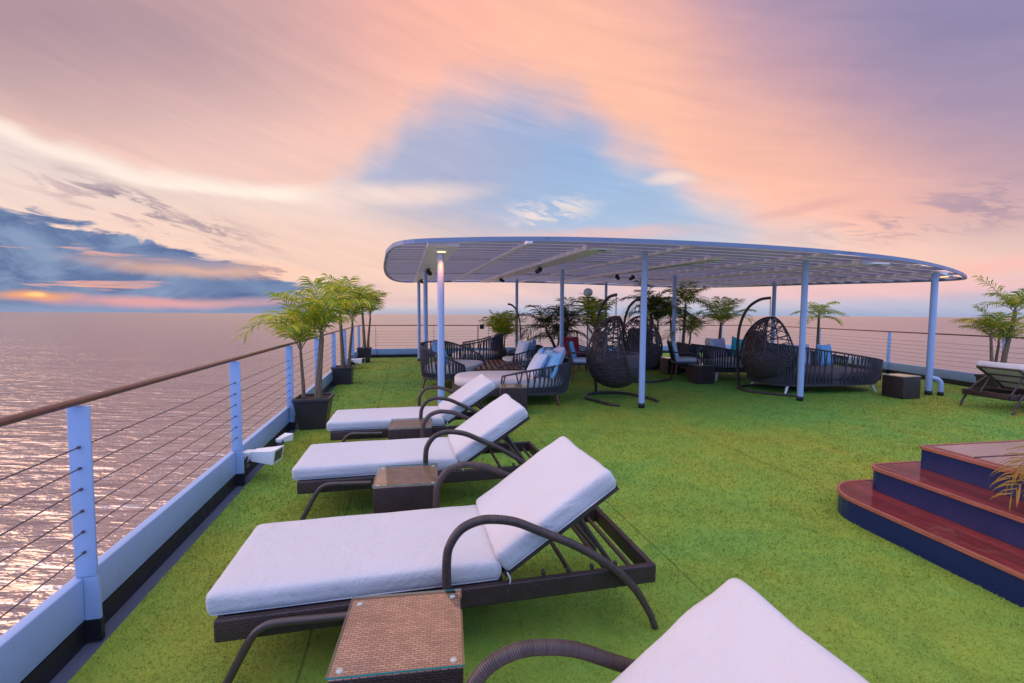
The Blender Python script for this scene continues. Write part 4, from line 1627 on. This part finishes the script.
rope_seat('rope_sofa', 'long dark rope sofa between the right egg chair and the ottoman', 'sofa', (6.16, 9.30, 0), R(180 + 9), 2.55, 1.25, 0.62, 0.97, -0.93, 'darkcush', legs='white', group=DG, n_rope=170, base=0.16, seat_top=0.42)
rope_seat('rope_sofa', 'dark rope sofa with teal pillow left of the right egg chair', 'sofa', (5.22, 10.95, 0), R(180 + 10), 1.55, 1.15, 0.52, 0.80, -0.8, 'cream', legs='white', group=DG, n_rope=100)
rope_seat('rope_armchair', 'dark rope armchair between the white cushioned chair and teal pillow sofa', 'armchair', (4.55, 11.35, 0), R(180), 0.70, 0.8, 0.60, 0.82, -0.6, 'cream', group=DG, n_rope=70)


def pillow(label, loc, rot, size, m_, group='scatter pillows on the lounge seats'):
    hx, hy = size[0] / 2, size[1] / 2
    mb = MB()
    n = 12
    idx = {}
    vs, fs = [], []
    rnd = random.random() * 10
    for side in (1, -1):
        for i in range(n + 1):
            for j in range(n + 1):
                u, v = -1 + 2 * i / n, -1 + 2 * j / n
                th = size[2] / 2 * (max(0, (1 - u ** 4) * (1 - v ** 4))) ** 0.55
                pin = 1 - 0.09 * (1 - abs(u) ** 2) * (abs(v) ** 2) - 0.0
                pin2 = 1 - 0.09 * (1 - abs(v) ** 2) * (abs(u) ** 2)
                th += 0.012 * mnoise.noise(Vector((u * 2 + rnd, v * 2, side))) * (1 - u * u) * (1 - v * v)
                vs.append((u * hx * pin2, v * hy * pin, side * th))
        o_ = 0 if side == 1 else (n + 1) ** 2
        for i in range(n):
            for j in range(n):
                q = (o_ + i * (n + 1) + j, o_ + (i + 1) * (n + 1) + j, o_ + (i + 1) * (n + 1) + j + 1, o_ + i * (n + 1) + j + 1)
                fs.append(q if side == 1 else q[::-1])
    mb.raw(vs, fs, True)
    o = mb.build('throw_pillow', m_)
    o.location = loc
    o.rotation_euler = rot
    return tag(o, label, 'pillow', group)


random.seed(31)
PS = (0.46, 0.46, 0.16)
# pillows lean against the headboard (their faces look along local x of the seat)
def lean(az, tilt): return (R(90 - tilt), 0, R(az))


pillow('light blue pillow at the near end of the cream daybed headboard', (0.66, 7.50, 0.675), lean(-70, 22), PS, M['blue'])
pillow('white pillow leaning in front on the cream daybed', (0.42, 7.62, 0.66), lean(-75, 30), PS, M['pale'])
pillow('blue patterned pillow in the middle of the cream daybed headboard', (0.60, 7.92, 0.69), lean(-85, 20), PS, M['patt'])
pillow('lilac pillow behind the white one on the cream daybed', (0.80, 7.90, 0.74), lean(-85, 18), PS, M['lilac'])
pillow('light blue pillow at the far end of the cream daybed headboard', (0.50, 8.25, 0.69), lean(-95, 20), PS, M['blue'])
pillow('pale pillow at the far corner of the cream daybed headboard', (0.78, 8.28, 0.70), lean(-105, 18), PS, M['pale'])
pillow('light blue pillow against the back of the sofa by the second left pillar', (-1.46, 9.35, 0.66), lean(78, 24), PS, M['blue'])
pillow('pale patterned pillow on the far end of the sofa by the second left pillar', (-1.62, 10.10, 0.70), lean(78, 20), PS, M['patt'])
pillow('white pillow inside the round back of the far daybed', (-0.55, 12.6, 0.72), lean(-90, 18), PS, M['lilac'])
pillow('white pillow on the left of the armchair behind the daybed pillows', (0.25, 10.95, 0.67), lean(-60, 18), PS, M['pale'])
pillow('pale blue pillow on the right of the armchair behind the daybed pillows', (0.48, 11.15, 0.68), lean(-100, 16), PS, M['patt'])
pillow('teal pillow standing on the sofa left of the right egg chair', (5.42, 10.85, 0.72), (R(78), R(14), R(10)), (0.44, 0.52, 0.15), M['teal'])
pillow('cream pillow at the left end of the teal pillow sofa', (4.78, 10.95, 0.72), lean(75, 14), (0.52, 0.50, 0.16), M['cream'])
pillow('lilac white pillow in the middle of the teal pillow sofa', (5.05, 11.15, 0.72), lean(20, 12), (0.52, 0.48, 0.16), M['lilac'])
pillow('small pale pillow right of the teal pillow', (5.66, 10.80, 0.66), lean(10, 14), (0.40, 0.40, 0.15), M['pale'])
pillow('pale pillow on the long dark sofa behind the right front pillar', (5.55, 9.42, 0.70), lean(20, 12), (0.56, 0.46, 0.16), M['pale'])
pillow('lilac pillow on the long dark sofa just right of the right front pillar', (6.02, 9.46, 0.69), lean(14, 12), (0.50, 0.46, 0.16), M['lilac'])
pillow('bright blue pillow standing on the long dark sofa', (6.44, 9.34, 0.70), lean(12, 10), (0.34, 0.46, 0.15), M['blue'])

# ------------------------------------------------------------------ low slatted table
ct_ = thing('slatted_table', 'low dark slatted coffee table between the daybed and the far daybed', 'coffee table', (-0.32, 10.0, 0), R(6))
mb = MB()
for i in range(9):
    mb.box((-0.44 + 0.11 * i, 0, 0.400), (0.07, 1.90, 0.022))
for y in (-0.93, -0.31, 0.31, 0.93):
    mb.box((0, y, 0.3735), (0.95, 0.05, 0.030))
mb.build('slatted_top', M['teak'], ct_)
for sx in (-1, 1):
    for sy in (-1, 1):
        mb = MB()
        mb.box((sx * 0.42, sy * 0.86, 0.180), (0.05, 0.05, 0.355))
        mb.build('leg', M['frame'], ct_)


# ------------------------------------------------------------------ dining chairs
def chair(label, loc, rz, seatm, backm, legm, cat='chair', hb=0.90):
    root = thing('lounge_chair', label, cat, loc, rz, 'upright chairs under the pavilion')
    for sx in (-1, 1):
        for sy in (-1, 1):
            mb = MB()
            mb.tube([(sx * 0.25, sy * 0.25, 0.004), (sx * 0.21, sy * 0.22, 0.40)], [0.015, 0.023], 9)
            mb.build('leg', legm, root)
    mb = MB()
    mb.rbox((0, 0, 0.415), (0.54, 0.54, 0.05), 0.02, (2, 2, 1))
    mb.build('seat', M['rope'], root)
    mb = MB()
    mb.rbox((0.015, 0, 0.480), (0.52, 0.50, 0.08), 0.03, (5, 5, 1))
    mb.build('seat_cushion', seatm, root)
    rot = Matrix.Rotation(R(-14), 3, 'Y')
    mb = MB()
    for sy in (-1, 1):
        mb.tube(smooth_path([(-0.24, sy * 0.25, 0.40), (-0.29, sy * 0.25, 0.62), (-0.355, sy * 0.23, hb - 0.02)], 4), 0.017, 8)
        mb.tube(smooth_path([(-0.29, sy * 0.255, 0.66), (0.0, sy * 0.275, 0.655), (0.20, sy * 0.27, 0.60), (0.235, sy * 0.26, 0.42)], 4), 0.015, 8)
    mb.tube([(-0.355, -0.23, hb - 0.02), (-0.36, 0, hb), (-0.355, 0.23, hb - 0.02)], 0.017, 8)
    for i in range(9):
        y = -0.2 + 0.05 * i
        mb.tube([(-0.25, y, 0.42), (-0.30, y, 0.64), (-0.355, y, hb - 0.01)], 0.008, 5, caps=False)
    mb.build('back_frame', M['rope'], root)
    mb = MB()
    mb.rbox((-0.245, 0, 0.70), (0.10, 0.46, 0.40), 0.04, (2, 5, 5), rot)
    mb.build('back_cushion', backm, root)
    return root


chair('dark chair with light blue back cushion left of the nearest egg chair', (1.62, 10.25, 0), R(-8), M['pale'], M['blue'], M['teak'])
chair('chair with white cushions and red wooden legs beside the wicker cube table', (4.02, 10.55, 0), R(-10), M['canvas'], M['pale'], M['teak'])
chair('red chair in front of the dark bushy palm', (1.66, 12.1, 0), R(-75), M['red'], M['red'], M['black'], hb=1.06)

# ------------------------------------------------------------------ lamp post with globe
lp = thing('globe_lamp', 'white globe lamp on a thin post at the far railing', 'lamp post', (2.42, 14.6, 0))
mb = MB()
mb.lathe([(0.0, 0.004), (0.09, 0.004), (0.09, 0.03), (0.04, 0.05), (0.03, 0.06)], 16)
mb.tube([(0, 0, 0.05), (0, 0, 2.03)], 0.026, 12)
mb.build('post', M['paint2'], lp)
mb = MB()
mb.lathe([(0.03, 2.03), (0.09, 2.05), (0.10, 2.075), (0.0, 2.08)], 16)
mb.build('collar', M['black'], lp)
mb = MB()
mb.lathe([(0.001, 2.075)] + [(0.15 * math.sin(math.pi * i / 14), 2.215 - 0.14 * math.cos(math.pi * i / 14)) for i in range(1, 14)] + [(0.001, 2.355)], 22)
mb.build('globe', M['globe'], lp)

# ------------------------------------------------------------------ small sign box on the far railing
pr = Vector((-1.08, far_y(-1.08) - 0.10, 0))
sb = thing('rail_box', 'small dark box mounted on the far railing behind the round daybed', 'junction box', pr, SHIP)
mb = MB()
mb.rbox((0, 0, 1.06), (0.15, 0.06, 0.17), 0.01, (1, 1, 1))
mb.build('housing', M['frame'], sb)
mb = MB()
mb.box((0, -0.032, 1.06), (0.11, 0.006, 0.12))
mb.build('cover', M['lamplens'], sb)
mb = MB()
mb.box((-0.14, 0.0, 0.68), (0.03, 0.03, 0.80))
mb.build('bracket', M['frame'], sb)


# ------------------------------------------------------------------ floodlights clamped to the left coaming
def floodlight(label, loc, rz, sc=1.0):
    root = thing('floodlight', label, 'floodlight', loc, rz, 'white floodlights on the left coaming')
    mb = MB()
    n = 4
    A_, B_ = [(0.06, -0.075, -0.055), (0.06, 0.075, -0.055), (0.06, 0.075, 0.055), (0.06, -0.075, 0.055)], [(0.30, -0.115, -0.085), (0.30, 0.115, -0.085), (0.30, 0.115, 0.070), (0.30, -0.115, 0.070)]
    C_ = [(0.33, -0.12, -0.09), (0.33, 0.12, -0.09), (0.36, 0.12, 0.082), (0.36, -0.12, 0.082)]
    mb.raw(A_ + B_ + C_, [(0, 1, 2, 3)[::-1]] + [(i, (i + 1) % 4, 4 + (i + 1) % 4, 4 + i) for i in range(4)] + [(4 + i, 4 + (i + 1) % 4, 8 + (i + 1) % 4, 8 + i) for i in range(4)] + [(8, 9, 10, 11)])
    mb.rbox((0.0, 0, 0.0), (0.13, 0.13, 0.10), 0.02, (1, 1, 1))
    mb.build('lamp_housing', M['white'], root)
    mb = MB()
    mb.raw([(0.3355, -0.09, -0.065), (0.3355, 0.09, -0.065), (0.3585, 0.09, 0.062), (0.3585, -0.09, 0.062)], [(0, 1, 2, 3)])
    mb.build('lens', M['lamplens'], root)
    mb = MB()
    for sy in (-1, 1):
        mb.bar((0.02, sy * 0.075, 0.0), (-0.02, sy * 0.075, -0.14), 0.012, 0.03, (0, 1, 0))
    mb.box((-0.03, 0, -0.142), (0.07, 0.18, 0.012))
    mb.build('yoke', M['frame'], root)
    mb = MB()
    mb.tube(smooth_path([(-0.04, 0.02, -0.02), (-0.08, 0.04, -0.10), (-0.06, 0.05, -0.20)], 4), 0.008, 6)
    mb.build('power_cord', M['black'], root)
    root.scale = (sc, sc, sc)
    return root


floodlight('white floodlight at the foot of the second railing post, aimed along the deck', (-2.375, 4.05, 0.220), R(2), 0.76)
floodlight('smaller white floodlight just behind the first one on the left coaming', (-2.38, 4.60, 0.20), R(80), 0.42)
floodlight('white floodlight on the left coaming between the second and third palms', (-4.35, 12.4, 0.22), R(-10), 0.9)
